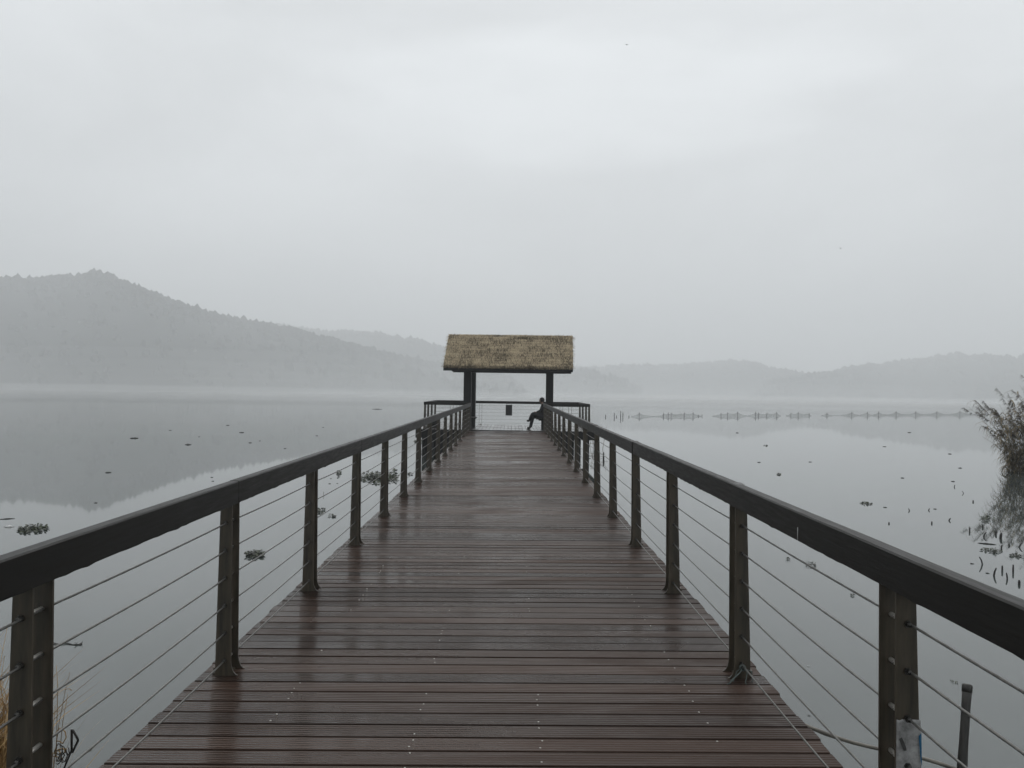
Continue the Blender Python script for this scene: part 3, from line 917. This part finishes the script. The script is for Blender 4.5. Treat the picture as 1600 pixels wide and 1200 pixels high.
skin('body', V, E, RR, M['skin'], pe, 2, 0)
grow = 0.024
def clothe(name, idx, edges, mat, g=grow):
    mp_ = {k: i for i, k in enumerate(idx)}
    skin(name, [V[k] for k in idx], [(mp_[a], mp_[c]) for a, c in edges], [RR[k] + g for k in idx], mat, pe, 2, 0)
arm = [i for i, (a, c) in enumerate(E)]
tor = [pel, sp1, che]
j_idx = tor + []
j_edges = [(pel, sp1), (sp1, che)]
for (a, c) in E:
    if a == che and c != nk and c != sp1:
        e1 = [y for x, y in E if x == c][0]; w1 = [y for x, y in E if x == e1][0]
        j_idx += [c, e1, w1]; j_edges += [(che, c), (c, e1), (e1, w1)]
clothe('jacket', j_idx, j_edges, M['cloth'])
t_idx = [pel]; t_edges = []; shoes = []
for (a, c) in E:
    if a == pel and c != sp1:
        k1 = [y for x, y in E if x == c][0]; a1 = [y for x, y in E if x == k1][0]
        h1 = [y for x, y in E if x == a1][0]; f1 = [y for x, y in E if x == h1][0]
        t_idx += [c, k1, a1, h1]; t_edges += [(pel, c), (c, k1), (k1, a1), (a1, h1)]; shoes.append((h1, f1))
clothe('trousers', t_idx, t_edges, M['trouser'], 0.026)
for h1, f1 in shoes: clothe('shoe', [h1, f1], [(h1, f1)], M['shoe'], 0.010)
bm = bmesh.new(); bmesh.ops.create_uvsphere(bm, u_segments=20, v_segments=14, radius=0.105)
for v in bm.verts:
    v.co = Vector((v.co.x * 1.02 + 0.045, v.co.y * 0.92, v.co.z * 1.05 + 1.175))
bmesh.ops.delete(bm, geom=[v for v in bm.verts if v.co.x < -0.03 and v.co.z < 1.19 or v.co.z < 1.10], context='VERTS')
me = bpy.data.meshes.new('hair'); bm.to_mesh(me); bm.free(); me.materials.append(M['hair'])
for p in me.polygons: p.use_smooth = True
o = bpy.data.objects.new('hair', me); col.objects.link(o); o.parent = pe
md = o.modifiers.new('thickness', 'SOLIDIFY'); md.thickness = 0.012

# ------------------------------------------------------------------ fishing nets on stakes across the water
def net_run(label, stakes, tops, y_px, group='fishing net runs'):
    """stakes: pixel columns; tops: stake height in m or negative for a dip with no stake"""
    p0 = at(stakes[0], y_px(stakes[0]))
    rt_ = tag(empty('fishing_net', p0), label, 'fishing net', group)
    top = []
    for x, h in zip(stakes, tops):
        p = at(x, y_px(x)) - p0
        hh = abs(h)
        top.append((p, hh))
        if h > 0:
            b = MB(); lean = Vector((random.uniform(-.05, .05), 0, 0))
            b.tube([p + Vector((0, 0, -0.6)), p + lean + Vector((0, 0, hh + 0.12))], 0.035, 6); b.build('stake', M['dead'], rt_)
    b = MB(); vs = []; fs = []
    for (p, h), (q, g) in zip(top, top[1:]):
        for i in range(6):
            t = i / 6
            hh = (h * (1 - t) + g * t) * (1 - 0.35 * math.sin(math.pi * t))
            vs += [p.lerp(q, t) + Vector((0, 0, -0.15)), p.lerp(q, t) + Vector((0, 0, hh))]
    p, h = top[-1]; vs += [p + Vector((0, 0, -0.15)), p + Vector((0, 0, h))]
    for i in range(len(vs) // 2 - 1): fs.append((2 * i, 2 * i + 2, 2 * i + 3, 2 * i + 1))
    b.mesh(vs, fs, True)
    b.build('net', M['net'], rt_, fix=False)
    b = MB(); b.tube([v for v in vs[1::2]], 0.010, 5); b.build('head_rope', M['dead'], rt_)
ny_ = lambda x: 651.2 - (x - 1000) * 0.0052
net_run('fishing net on stakes with a peak at each end, nearest to the platform', [986, 999, 1014, 1030, 1037, 1044, 1049, 1064, 1069, 1083, 1092, 1097], [-.05, .42, -.1, -.1, .34, .42, .38, -.34, .40, .44, .12, .16], ny_)
net_run('fishing net with one long raised panel beside a small peak', [1113, 1127, 1137, 1153, 1168, 1181, 1185, 1198, 1214, 1220], [-.05, .34, .42, .50, -.05, .5, .36, .34, .46, -.05], ny_)
net_run('short fishing net drooping between two stakes', [1228, 1236, 1247, 1264, 1268], [-.05, .34, .46, .30, -.05], ny_)
net_run('low fishing net with a single low peak', [1283, 1292, 1300, 1312], [-.05, .36, -.06, -.04], ny_)
net_run('longest fishing net with a row of small peaks, running behind the reeds', [1313, 1331, 1342, 1355, 1362, 1373, 1386, 1400, 1415, 1431, 1445, 1464, 1482, 1500, 1520, 1542], [-.05, .5, -.08, .5, -.08, .56, -.12, .6, -.15, .56, -.15, .58, -.15, .66, -.15, -.3], ny_)
for x, h, lab in ((946, .28, 'short grey stake in the water, first from the platform'), (959.5, .5, 'tall thin stake in the water beside a stubby one'), (963, .2, 'stubby stake in the water beside a tall thin one'),
                  (969.5, .7, 'tallest lone stake standing in the water left of the nets'), (973, .55, 'thin stake in the water just right of the tallest lone stake'), (982.5, .2, 'tiny stake in the water next to the first net')):
    p = at(x, ny_(x) + 0.3); b = MB()
    b.tube([(0, 0, -0.6), (0.02, 0, h * .6), (0.01, 0, h)], [0.05, 0.045, 0.035], 7)
    tag(b.build('wooden_stake', M['dead'], None, loc=p), lab, 'stake', 'lone stakes left of the nets')

# ------------------------------------------------------------------ reeds and bank grass
def reed_clump(name, base, nst, rad, hgt, lean, label, seed, dens=1.0, mats=('reed_stem', 'reed_leaf', 'plume')):
    rd = random.Random(seed)
    root = tag(empty(name, base), label, 'reeds', 'reeds along the right shore')
    st, lf, pl = MB(), MB(), MB()
    for i in range(nst):
        q = rd.uniform(0, 2 * math.pi); r_ = rad * math.sqrt(rd.random())
        p = Vector((math.cos(q) * r_, math.sin(q) * r_ * 0.8, -0.15))
        h = hgt * rd.uniform(0.55, 1.08)
        ln_ = Vector((lean.x + rd.gauss(0, 0.16) + p.x * 0.10, lean.y + rd.gauss(0, 0.14), 0))
        pts = []
        for k in range(7):
            t = k / 6
            pts.append(p + Vector((ln_.x * h * t * t, ln_.y * h * t * t, h * t * (1 - 0.16 * ln_.length * t))))
        val = rd.random()
        st.tube(pts, [0.008 * (1 - 0.7 * k / 6) for k in range(7)], 4, False, val)
        for k in range(int(17 * dens)):
            t = rd.uniform(0.04, 0.97) if rd.random() < 0.6 else rd.uniform(0.03, 0.4); a = min(5, int(t * 6)); bp_ = pts[a].lerp(pts[a + 1], t * 6 - a)
            az = rd.uniform(0, 2 * math.pi); Lf = rd.uniform(0.25, 0.6)
            d = Vector((math.cos(az), math.sin(az), 0)); d = (d + Vector((lean.x * 1.5, 0, 0))).normalized()
            lp = [bp_, bp_ + d * Lf * .35 + Vector((0, 0, Lf * .28)), bp_ + d * Lf * .7 + Vector((0, 0, Lf * .12)), bp_ + d * Lf * .9 + Vector((0, 0, -Lf * rd.uniform(.15, .5)))]
            lf.strip(lp, rd.uniform(0.013, 0.027), d.cross(Vector((0, 0, 1))), rd.random(), 0.4)
        if rd.random() < 0.62 and h > hgt * 0.62:
            tip = pts[-1]; td = (pts[-1] - pts[-2]).normalized(); pv_ = rd.random()
            for k in range(34):
                s0 = tip - td * rd.uniform(-0.1, 0.26)
                d = (td * 0.4 + Vector((lean.x * 2 + rd.gauss(0, .35), rd.gauss(0, .45), rd.uniform(-1.3, 0.1)))).normalized()
                Lp = rd.uniform(0.07, 0.17)
                pl.strip([s0, s0 + d * Lp * .5 + Vector((0, 0, .01)), s0 + d * Lp + Vector((0, 0, -.03))], 0.009, d.orthogonal().normalized(), pv_ * .6 + rd.random() * .4)
    st.build('stems', M[mats[0]], root, fix=False); lf.build('leaves', M[mats[1]], root, fix=False)
    if pl.v: pl.build('plumes', M[mats[2]], root, fix=False)
    return root
rb = at(1624, 741)
reed_clump('reed_clump', rb + Vector((0.5, -0.2, 0)), 120, 0.85, 3.0, Vector((-0.16, 0, 0)), 'tall brown reeds leaning over the water, with the tallest plumes, at the right edge', 31)
reed_clump('reed_clump', rb + Vector((-0.05, 0.7, 0)), 60, 0.6, 2.6, Vector((-0.42, -.05, 0)), 'middle reeds with drooping plumes arching left over the water', 37)
reed_clump('reed_clump', rb + Vector((0.2, -0.9, 0)), 70, 0.65, 1.35, Vector((-0.30, -.1, 0)), 'short greenish reeds crowding the foot of the right shore', 41, 1.5)
reed_clump('reed_clump', rb + Vector((2.0, 0.6, 0)), 110, 1.2, 3.6, Vector((-0.10, 0, 0)), 'dense tall reeds farthest right on the shore, cut off by the picture edge', 43)

def reed_sprig(px, py, h, nst, label, seed):
    p = at(px, py); rd = random.Random(seed); b = MB()
    for i in range(nst):
        q = Vector((rd.uniform(-.3, .3), rd.uniform(-.2, .2), -.1)); l_ = Vector((rd.gauss(0, .12), rd.gauss(0, .1), 1)) * h * rd.uniform(.6, 1.1)
        b.tube([q, q + l_ * .5, q + l_ + Vector((rd.gauss(0, .05), 0, 0))], [.012, .009, .004], 4)
        for k in range(3):
            s0 = q + l_ * rd.uniform(.4, .95); d = Vector((rd.choice((-1, 1)) * rd.uniform(.5, 1), rd.uniform(-.3, .3), rd.uniform(-.1, .7))).normalized()
            b.strip([s0, s0 + d * .12, s0 + d * .26 + Vector((0, 0, -.05))], .012, d.cross(Vector((0, 1, 0))).normalized(), rd.random())
    tag(b.build('reed_sprig', M['reed_leaf'], None, fix=False, loc=p), label, 'reeds')
reed_sprig(927, 697, 1.15, 5, 'slender dark reed sprigs rising behind the right railing beside the platform', 2)
reed_sprig(933, 701, 1.2, 7, 'bushier reed sprig just right of the platform corner', 3)

# dry grass on the left bank
def grass(name, base, nst, rad, hgt, label, seed, green=0.0, wid=0.007, group=None):
    rd = random.Random(seed); root = tag(empty(name, base), label, 'grass', group)
    b, st = MB(), MB()
    for i in range(nst):
        q = rd.uniform(0, 6.283); r_ = rad * math.sqrt(rd.random())
        p = Vector((math.cos(q) * r_, math.sin(q) * r_ * 1.3, -0.1)); h = hgt * rd.uniform(0.4, 1.1)
        d = Vector((rd.gauss(0, .35), rd.gauss(0, .35), 0))
        dr_ = rd.uniform(0.0, 0.7)
        pts = [p + Vector((d.x * h * t * t, d.y * h * t * t, h * (t - dr_ * max(0, t - .55) ** 1.5))) for t in (0, .25, .5, .75, 1)]
        sd_ = Vector((rd.uniform(-1, 1), rd.uniform(-1, 1), 0)).normalized()
        b.strip(pts, wid * rd.uniform(.5, 1.3), sd_, rd.random(), .3)
    for i in range(max(3, nst // 28)):
        p = Vector((rd.uniform(-rad, rad), rd.uniform(-rad, rad), -.1)); h = hgt * rd.uniform(.9, 1.35); d = Vector((rd.gauss(0, .18), rd.gauss(0, .15), 0))
        pts = [p + Vector((d.x * h * t * t, d.y * h * t * t, h * t)) for t in (0, .3, .6, .85, 1)]
        pts.append(pts[-1] + Vector((rd.choice((-1, 1)) * .05, 0, -.07 * h)))
        st.tube(pts, [.003, .0026, .002, .0016, .0012, .001], 4, False, rd.random())
    b.build('blades', M['straw'], root, fix=False); st.build('stalks', M['straw'], root, fix=False)
    return root
grass('dry_grass_tuft', at(-80, 1250), 1700, 0.36, 0.80, 'tawny dry grass on the bank left of the nearest left post', 61, wid=.006, group='bank grass')
grass('dry_grass_tuft', at(-60, 1400), 600, 0.26, 0.6, 'matted yellow green grass low at the lower left corner', 62, group='bank grass')
grass('dry_grass_tuft', at(86, 1225), 10, 0.04, 0.62, 'few thin pale grass stalks showing just right of the nearest left post', 63, 0, .003, group='bank grass')

# dead folded lotus stalks beside the first left post
p = at(100, 1215)
root = tag(empty('dead_lotus', p), 'black folded dead lotus stalk with curled leaves beside the nearest left post', 'dead plant')
b = MB()
loop = [at_y(x, y, p.y) - p for x, y in ((98, 1206), (106, 1186), (112, 1172), (112, 1140), (114, 1141), (121, 1154), (122, 1157), (113, 1176), (111, 1174))]
b.tube(loop, [.006, .006, .007, .0075, .007, .0075, .0075, .007, .006], 6); b.build('stalk', M['dead'], root)
rd = random.Random(5)
for i in range(7):
    c = at_y(rd.uniform(88, 102), rd.uniform(1140, 1195), p.y + rd.uniform(-.15, .1)) - p
    b = MB(); b.tube([c + Vector((rd.uniform(.02, .035) * math.cos(k * .8 + i), rd.uniform(-.02, .02), rd.uniform(.025, .05) * math.sin(k * .8 + i) + k * .006)) for k in range(9)], .0035, 5)
    b.build('curled_leaf', M['dead' if i % 3 else 'straw'], root)
for i, (x, y, x2, y2, x3, y3) in enumerate(((92, 1190, 98, 1128, 106, 1084), (88, 1190, 90, 1070, 88, 1040), (112, 1079, 108, 1076, 100, 1078))): 
    b = MB(); b.tube([at_y(x, y, p.y + .1) - p, at_y(x2, y2, p.y + .1) - p, at_y(x3, y3, p.y + .1) - p], [.003, .0022, .0014], 4); b.build('thin_stalk', M['straw'], root)

# ------------------------------------------------------------------ poles standing and lying in the water by the right railing
pt, pb = at_y(1511.5, 1070, 4.5), at_y(1500, 1250, 4.35)
root = tag(empty('bamboo_pole', (pb.x, pb.y, ZW)), 'dark weathered bamboo pole standing in the water beyond the right railing', 'pole')
d = pt - pb
b = MB(); pts = []; rs = []
bot = pb + (pb - pt) * ((pb.z - (ZW - .4)) / (pt.z - pb.z))
for k in range(15):
    t = k / 14; q = bot.lerp(pt, t); node = (k % 4 == 2)
    pts.append(q - root.location); rs.append(.0225 + (.003 if node else 0))
b.tube(pts, rs, 12); b.build('culm', M['bamboo'], root)
b = MB(); u = d.normalized(); q = pt - root.location; b.tube([q - u * .04, q - u * .038, q - u * .004, q + u * .004], [.023, .0265, .027, .02], 10); b.build('node_ring', M['bamboo'], root)

q0, q1 = at(1262, 1134, -0.62), at(1560, 1226, -0.80)
root = tag(empty('fallen_bamboo', q0), 'pale bamboo cane lying low over the water, sticking out from under the right deck edge', 'pole')
d = (q1 - q0); q0b = q0 - d * 0.5
b = MB(); pts = [q0b.lerp(q1, k / 20) - q0 + Vector((0, 0, 0.02 * math.sin(k * .5))) for k in range(21)]
b.tube(pts, [.0125 + (.0025 if k % 5 == 3 else 0) for k in range(21)], 10); b.build('culm', M['bamboo_pale'], root)

# ------------------------------------------------------------------ floating plants and drift
def leafblob(b, c, r_, rd, val):
    """a rounded cupped leaf with a little tilt"""
    n = 8; az, tl = rd.uniform(0, 6.283), rd.uniform(0.1, 1.0)
    m_ = Matrix.Rotation(az, 3, 'Z') @ Matrix.Rotation(tl, 3, 'X')
    vs = [c + m_ @ Vector((0, 0, -r_ * .25))]
    for k in range(n):
        q = 2 * math.pi * k / n; f = r_ * rd.uniform(.8, 1.15)
        vs.append(c + m_ @ Vector((math.cos(q) * f, math.sin(q) * f * .85, 0)))
    b.mesh(vs, [(0, 1 + k, 1 + (k + 1) % n) for k in range(n)], True, val)
def hyacinth(px, py, wpx, hpx, n, label, seed, leaf=None, cat='water plant', tall=0.05, name='water_hyacinth', parts=False):
    p = at(px, py); sc = (p - Vector((0, 0, CAM_H))).length / 1294.0
    rd = random.Random(seed)
    W, = (wpx * sc / 2,)
    Dp = (at(px, py - hpx / 2) - at(px, py + hpx / 2)).length / 2
    lf = leaf or max(0.018, W * 0.16)
    root = empty(name, p); bl, bs = MB(), MB()
    for i in range(n):
        q = rd.uniform(0, 6.283); r_ = rd.random() ** 0.6
        c = Matrix.Rotation(-math.atan2(p.x, p.y), 3, 'Z') @ Vector((math.cos(q) * r_ * W, math.sin(q) * r_ * Dp, 0.0))
        c.z = rd.uniform(.01, tall)
        leafblob(bl, c, lf * rd.uniform(.6, 1.25), rd, rd.random())
        bs.tube([Vector((c.x * .8 + rd.gauss(0, .01), c.y * .8, -.03)), c * .95, c], lf * .12, 4, False)
    if parts:
        tag(root, label, cat, 'floating water plants')
        bl.build('leaves', M['green'], root, fix=False); bs.build('stalks', M['green'], root, fix=False)
    else:
        bpy.data.objects.remove(root)
        bl.v += []; k = len(bl.v)
        bl.mesh(bs.v, bs.f, True)
        tag(bl.build(name, M['green'], None, fix=False, loc=p), label, cat, 'floating water plants')
hyacinth(592, 747, 60, 17, 260, 'largest mat of floating water hyacinth, behind the left railing', 1, 0.042, tall=0.08, parts=True)
hyacinth(53, 827, 38, 13, 170, 'round clump of floating water hyacinth above the near left handrail', 2, 0.024, tall=0.035, parts=True)
hyacinth(399, 867, 29, 12, 120, 'small clump of floating hyacinth between the second and third left posts', 3, 0.022, tall=0.05, parts=True)
hyacinth(1353, 787, 15, 3.5, 26, 'small flat plant clump floating in open water right of the pier, above the handrail', 4, 0.028, tall=0.03)
hyacinth(1217, 741.5, 7, 2.5, 14, 'small dark plant clump with a trailing stem, floating right of the pier', 5, 0.03, tall=0.022)
hyacinth(1196, 696.5, 6, 1.6, 12, 'smallest spiky plant clump floating far out right of the pier', 6, 0.035, tall=0.03)
hyacinth(1266, 883, 17, 4, 30, 'ragged plant clump floating just behind the top cable of the right railing', 7, 0.014, tall=0.05)
hyacinth(1231, 874.5, 7, 3, 14, 'tiny plant clump left of the ragged one behind the right railing', 8, 0.011, tall=0.03)
hyacinth(1332, 931, 7, 3, 12, 'tiny double leafed plant below the right handrail', 9, 0.009, tall=0.02)
hyacinth(1550, 861, 28, 6, 60, 'flat plant clump floating in front of the reeds among broken stems', 10, 0.018, tall=0.03)
hyacinth(1588, 869.5, 16, 4, 36, 'plant clump beside the reeds with a slanting stem under it', 11, 0.016, tall=0.03)
hyacinth(1542, 812, 22, 8, 60, 'loose fringe of floating weed at the foot of the reeds', 12, 0.018, tall=0.05)
hyacinth(529, 740.5, 9, 6, 16, 'small square tuft of floating weed between the third and fourth left posts', 13, 0.04, tall=0.08)
hyacinth(502, 799, 14, 7, 22, 'floating weed just right of the third left post', 14, 0.03, tall=0.05)
hyacinth(519, 806.5, 13, 4, 14, 'row of three dark floating leaves right of the third left post', 15, 0.03, tall=0.04)
hyacinth(641, 741, 8, 3, 10, 'little dark weed beside the sixth left post', 16, 0.04, tall=0.05)
hyacinth(654, 690.5, 13, 2.6, 16, 'dark weed floating by the far left posts, the farther of two', 17, 0.07, tall=0.09)
hyacinth(662, 707, 10, 3.2, 14, 'dark weed floating by the far left posts, the nearer of two', 18, 0.06, tall=0.10)
hyacinth(1491, 1066.5, 13, 3, 10, 'faint weed strands floating left of the bamboo pole', 19, 0.008, tall=0.01)
hyacinth(617, 736, 7, 5, 9, 'loose leaves drifting off the right end of the largest hyacinth mat', 20, 0.04, tall=0.06)

def drift(px, py, wpx, label, seed, name='floating_leaf', cat='leaf', mat='dead', thick=0.3, bend=0.0):
    """a leaf or a bit of stem lying on the water"""
    p = at(px, py); sc = (p - Vector((0, 0, CAM_H))).length / 1294.0; W = wpx * sc / 2; rd = random.Random(seed)
    b = MB(); n = 9; pts = []; rs = []
    for k in range(n):
        t = k / (n - 1) * 2 - 1
        pts.append(Vector((t * W, bend * W * t * t + rd.gauss(0, .03) * W, 0.004 + W * thick * .25 * rd.random()))); rs.append(max(.002, W * thick * (1 - abs(t) ** 1.6 * .85) * rd.uniform(.6, 1.1)))
    b.tube(pts, rs, 7, True, rd.random())
    o = b.build(name, M[mat], None, loc=p); o.rotation_euler.z = -math.atan2(p.x, p.y)
    tag(o, label, cat, 'drift on the lake')
LEFT = 'left of the pier'
for a in ((209.5, 685, 11, 'long flat dark leaf floating left of a group of specks ' + LEFT), (266, 672.5, 4, 'single small dot of drift, upper left of the drift group ' + LEFT),
          (356, 664.7, 5, 'farthest small cross shaped drift ' + LEFT), (377.5, 676, 7, 'small dark drift below the farthest cross shaped one ' + LEFT),
          (294, 695, 9, 'wide thin drift with upturned ends ' + LEFT), (391, 692, 5, 'small pointed drift right of the wide thin one ' + LEFT),
          (495, 681, 4, 'tiny dark dot of drift nearest to the left railing top ' + LEFT), (505, 668, 3, 'faint tiny dot of drift high above the left railing ' + LEFT),
          (445.4, 701, 4, 'small dark dot of drift just above the left handrail ' + LEFT), (169, 738.6, 8, 'dark leaf floating in the reflection of the hill ' + LEFT),
          (331, 746, 4, 'upper of two dots of drift above the left handrail ' + LEFT), (332.5, 752, 4, 'lower of two dots of drift above the left handrail ' + LEFT),
          (149.6, 786, 5, 'dark drift under the reflected hilltop ' + LEFT), (311, 682.6, 3, 'faint thin drift right of the small dot ' + LEFT), (406, 689, 3, 'faint dot right of the pointed drift ' + LEFT)):
    drift(a[0], a[1], a[2], a[3], int(a[0]))
drift(11, 811, 18, 'thin knotted twig floating above the white scrap at the left edge', 1, 'floating_twig', 'twig', 'dead', 0.10)
drift(14.5, 823.5, 11, 'small white scrap of foam floating at the left edge', 2, 'foam_scrap', 'litter', 'foam', 0.34)
drift(589, 639.5, 16, 'long low log floating far out beyond the left railing', 3, 'floating_log', 'log', 'bamboo', 0.10)
drift(139.5, 1172.5, 6, 'small dark leaf floating right of the dead lotus', 4)
drift(517, 748, 3, 'dark dot of drift right of the third left post', 5)
drift(515, 756, 4, 'dark drift below the square tuft behind the left railing', 6)
drift(527, 755.5, 3, 'tiny dot of drift beside the drift below the square tuft', 7)
drift(1263, 1041, 4, 'tiny white fleck floating between the right railing cables', 8, 'foam_scrap', 'litter', 'foam', 0.3)
drift(1264, 1118.5, 4, 'small dark crumb floating just off the right deck edge', 9)
drift(1542, 850, 22, 'dark tapering stick lying flat on the water in front of the reeds', 10, 'floating_stick', 'stick', 'dead', 0.10)
drift(1421, 676, 5, 'thin dark drift far out right of the pier', 11)
for x, y, l_ in ((1152, 676.5, 'faint drift above the right handrail, far out'), (1186, 722.5, 'faint drift between two small plant clumps right of the pier'), (1266, 722, 'faint drift in open water, middle right'),
                 (1382, 698, 'pale drift far out below the net'), (1410, 747, 'dark dot of drift in open water left of the reeds'), (1484, 709.5, 'long dark drift in open water, upper left of the reeds'),
                 (1383, 793, 'tiny dot right of the flat plant clump'), (1461, 795.5, 'cross shaped drift above the bent stems'), (1489, 752.5, 'dark drift above a bent stem left of the reeds'),
                 (1500, 731.5, 'flat dark drift left of the foot of the reeds'), (1519, 881, 'small dot near a bent stem below the reeds'), (1543, 896, 'dark dot between two bent stems close to the right handrail')):
    drift(x, y, 5, l_, int(x + y))

def stem(px, py, top, dx, label, seed, r_=0.011, name='broken_stem'):
    """a dead stalk broken off above the water; its mirror image completes the figure"""
    p = at(px, py); sc = (p - Vector((0, 0, CAM_H))).length / 1294.0
    b = MB(); h = top * sc; d = dx * sc
    b.tube([Vector((-d * .15, 0, -.3)), Vector((0, 0, 0)), Vector((d * .35, 0, h * .55)), Vector((d, 0, h))], [r_, r_, r_ * .95, r_ * .7], 6)
    tag(b.build(name, M['dead'], None, loc=p), label, 'stem', 'broken stems by the reeds')
for x, y, t, dx, l_, r_ in ((1515, 830.5, 5.5, 0, 'straight broken stem left of the reed reflection', .014), (1520.5, 784.5, 2.5, 0, 'tiny upright stem farthest left of the reeds', .016),
                        (1535.5, 824, 4, 0, 'short upright stem at the fringe of the reeds', .014), (1537, 838.5, 6, 3.5, 'stem bent to the right below the reeds', .014),
                        (1535, 882, 10, -4, 'stem leaning left, making an arrowhead with its reflection', .011), (1553, 899.5, 10, 3, 'stem leaning right close to the right handrail', .013),
                        (1566, 892, 7, 0, 'upright stem between two leaning ones', .013), (1574, 904.5, 8, -1.5, 'curved stem right of the upright one', .011),
                        (1583, 893, 9, 0, 'tallest upright stem near the right edge', .013), (1592.5, 913, 5.5, 0, 'thick short stem lowest at the right edge', .017),
                        (1556, 835, 5, 0.5, 'stubby thick stem in front of the reeds', .017), (1563.5, 841, 7, 1, 'thickest dark stem standing at the front of the reeds', .024),
                        (1592.5, 855, 6, 4, 'stem bent right beside the reeds at the right edge', .013), (1421, 798, 3, -1.5, 'small curved stem in open water below the far drift', .012),
                        (1451, 797.5, 2.5, 1.5, 'small hooked stem right of the curved one', .012), (1456, 818, 2.8, 0, 'short upright stem in open water above the handrail', .015),
                        (1483, 813.5, 3.2, 2, 'curved stem like a bracket above the handrail', .014), (1389, 818.5, 2.2, 0, 'tiny stub of stem above the middle of the right handrail', .015),
                        (1491, 761, 3, 1, 'thin bent stem near the reed tips reflection', .012), (1564.5, 857, 4.5, 1.2, 'looped stem behind the flat plant clump', .013),
                        (1577, 853, 3, -1, 'small curled stem right of the looped one', .012), (1505.5, 771, 3, -2, 'leaning pair of thin stems left of the reed reflection', .009)):
    stem(x, y, t, dx, l_, 1, r_)
stem(505.5, 774, 5.5, 0, 'thin upright stem crossing a cable right of the third left post', 1, .006)
stem(943, 718, 11, 0, 'dark stub of a stem seen between the right railing posts', 1, .035, 'stem_stub')
drift(921.5, 716.5, 4, 'small dark leaf seen between the far right railing posts', 3)
# knotted twig reaching out from the left post
p = at(110, 1007); sc = (p - Vector((0, 0, CAM_H))).length / 1294.0
root = tag(empty('floating_twig', p), 'knotted dark twig floating right of the nearest left post', 'twig')
b = MB(); b.tube([Vector((x * sc, 0.02 * math.sin(x), 0.006 + .004 * math.cos(x))) for x in (-34, -24, -14, -5, 4, 10, 16)], [.004, .006, .004, .006, .004, .008, .006], 6); b.build('stem', M['dead'], root)
b = MB(); rd = random.Random(8)
for i in range(7): leafblob(b, Vector((rd.uniform(4, 16) * sc, rd.uniform(-.02, .02), rd.uniform(.005, .03))), .012, rd, .1)
b.build('bud', M['dead'], root, fix=False)

# ------------------------------------------------------------------ two birds far off in the air
for px, py, y, lab in ((979.5, 70, 88, 'tiny bird high up in the brightest part of the sky'), (1313.5, 388, 150, 'tiny bird low in the sky above the right hills')):
    p = at_y(px, py, y); root = tag(empty('bird', p), lab, 'bird', 'birds in the sky')
    k = y / 88
    b = MB(); b.tube([(0, -.11 * k, 0), (0, -.06 * k, 0), (0, .03 * k, .005), (0, .10 * k, 0), (0, .16 * k, 0)], [.01 * k, .03 * k, .035 * k, .02 * k, .004 * k], 8); b.build('body', M['bird'], root)
    for s in (-1, 1):
        b = MB(); z = .05 * k
        b.mesh([(s * .02 * k, -.04 * k, .01), (s * .02 * k, .04 * k, .01), (s * .12 * k, .03 * k, z), (s * .20 * k, .07 * k, z * .4), (s * .12 * k, -.05 * k, z)], [(0, 1, 2, 4), (4, 2, 3)])
        o = b.build('wing', M['bird'], root); md = o.modifiers.new('thickness', 'SOLIDIFY'); md.thickness = .006

# ------------------------------------------------------------------ haze
b = MB(); b.box(-2410, 2410, -2410, 2410, -2.6, 205)
hz = b.build('haze', None); tag(hz, kind='stuff')
m = bpy.data.materials.new('thin_fog'); m.use_nodes = True; t = m.node_tree; t.nodes.clear()
o_ = t.nodes.new('ShaderNodeOutputMaterial'); pvn = t.nodes.new('ShaderNodeVolumePrincipled')
pvn.inputs['Color'].default_value = (0.962, 0.982, 0.998, 1)
pvn.inputs['Density'].default_value = HAZE
pvn.inputs['Anisotropy'].default_value = 0.3
t.links.new(pvn.outputs[0], o_.inputs['Volume'])
hz.data.materials.append(m)
# mist lying on the water in front of the far shores: thin lens-shaped banks
mm_ = bpy.data.materials.new('low_mist'); mm_.use_nodes = True; t = mm_.node_tree; t.nodes.clear()
o_ = t.nodes.new('ShaderNodeOutputMaterial'); pvn = t.nodes.new('ShaderNodeVolumePrincipled')
pvn.inputs['Color'].default_value = (0.98, 0.99, 0.99, 1)
pvn.inputs['Density'].default_value = 0.00048
t.links.new(pvn.outputs[0], o_.inputs['Volume'])
def mist(cx, cy, rx, ry, rz):
    bm = bmesh.new(); bmesh.ops.create_uvsphere(bm, u_segments=48, v_segments=24, radius=1.0)
    for v in bm.verts: v.co = Vector((v.co.x * rx, v.co.y * ry, v.co.z * rz))
    me = bpy.data.meshes.new('mist'); bm.to_mesh(me); bm.free()
    for p in me.polygons: p.use_smooth = True
    o = bpy.data.objects.new('mist', me); col.objects.link(o); o.location = (cx, cy, ZW); me.materials.append(mm_)
    tag(o, kind='stuff')
for k, h in enumerate((9, 15, 22, 31, 42)):
    mist(-480, 790, 760 + 40 * k, 120 + 12 * k, h)
for k, h in enumerate((8, 13, 19, 27)):
    mist(620, 1360, 1000 + 40 * k, 130 + 12 * k, h)

for k, h in enumerate((5.0,)):
    mist(-420, 560, 900 + 60 * k, 400 + 20 * k, h)
    mist(560, 860, 900 + 60 * k, 620 + 30 * k, h)

# everything standing on the pier follows its slight climb, hinged under the camera
TILT = Matrix.Translation((0, 0, CAM_H)) @ Matrix.Rotation(RISE, 4, 'X') @ Matrix.Translation((0, 0, -CAM_H))
for o in ON_PIER:
    o.matrix_basis = TILT @ o.matrix_basis
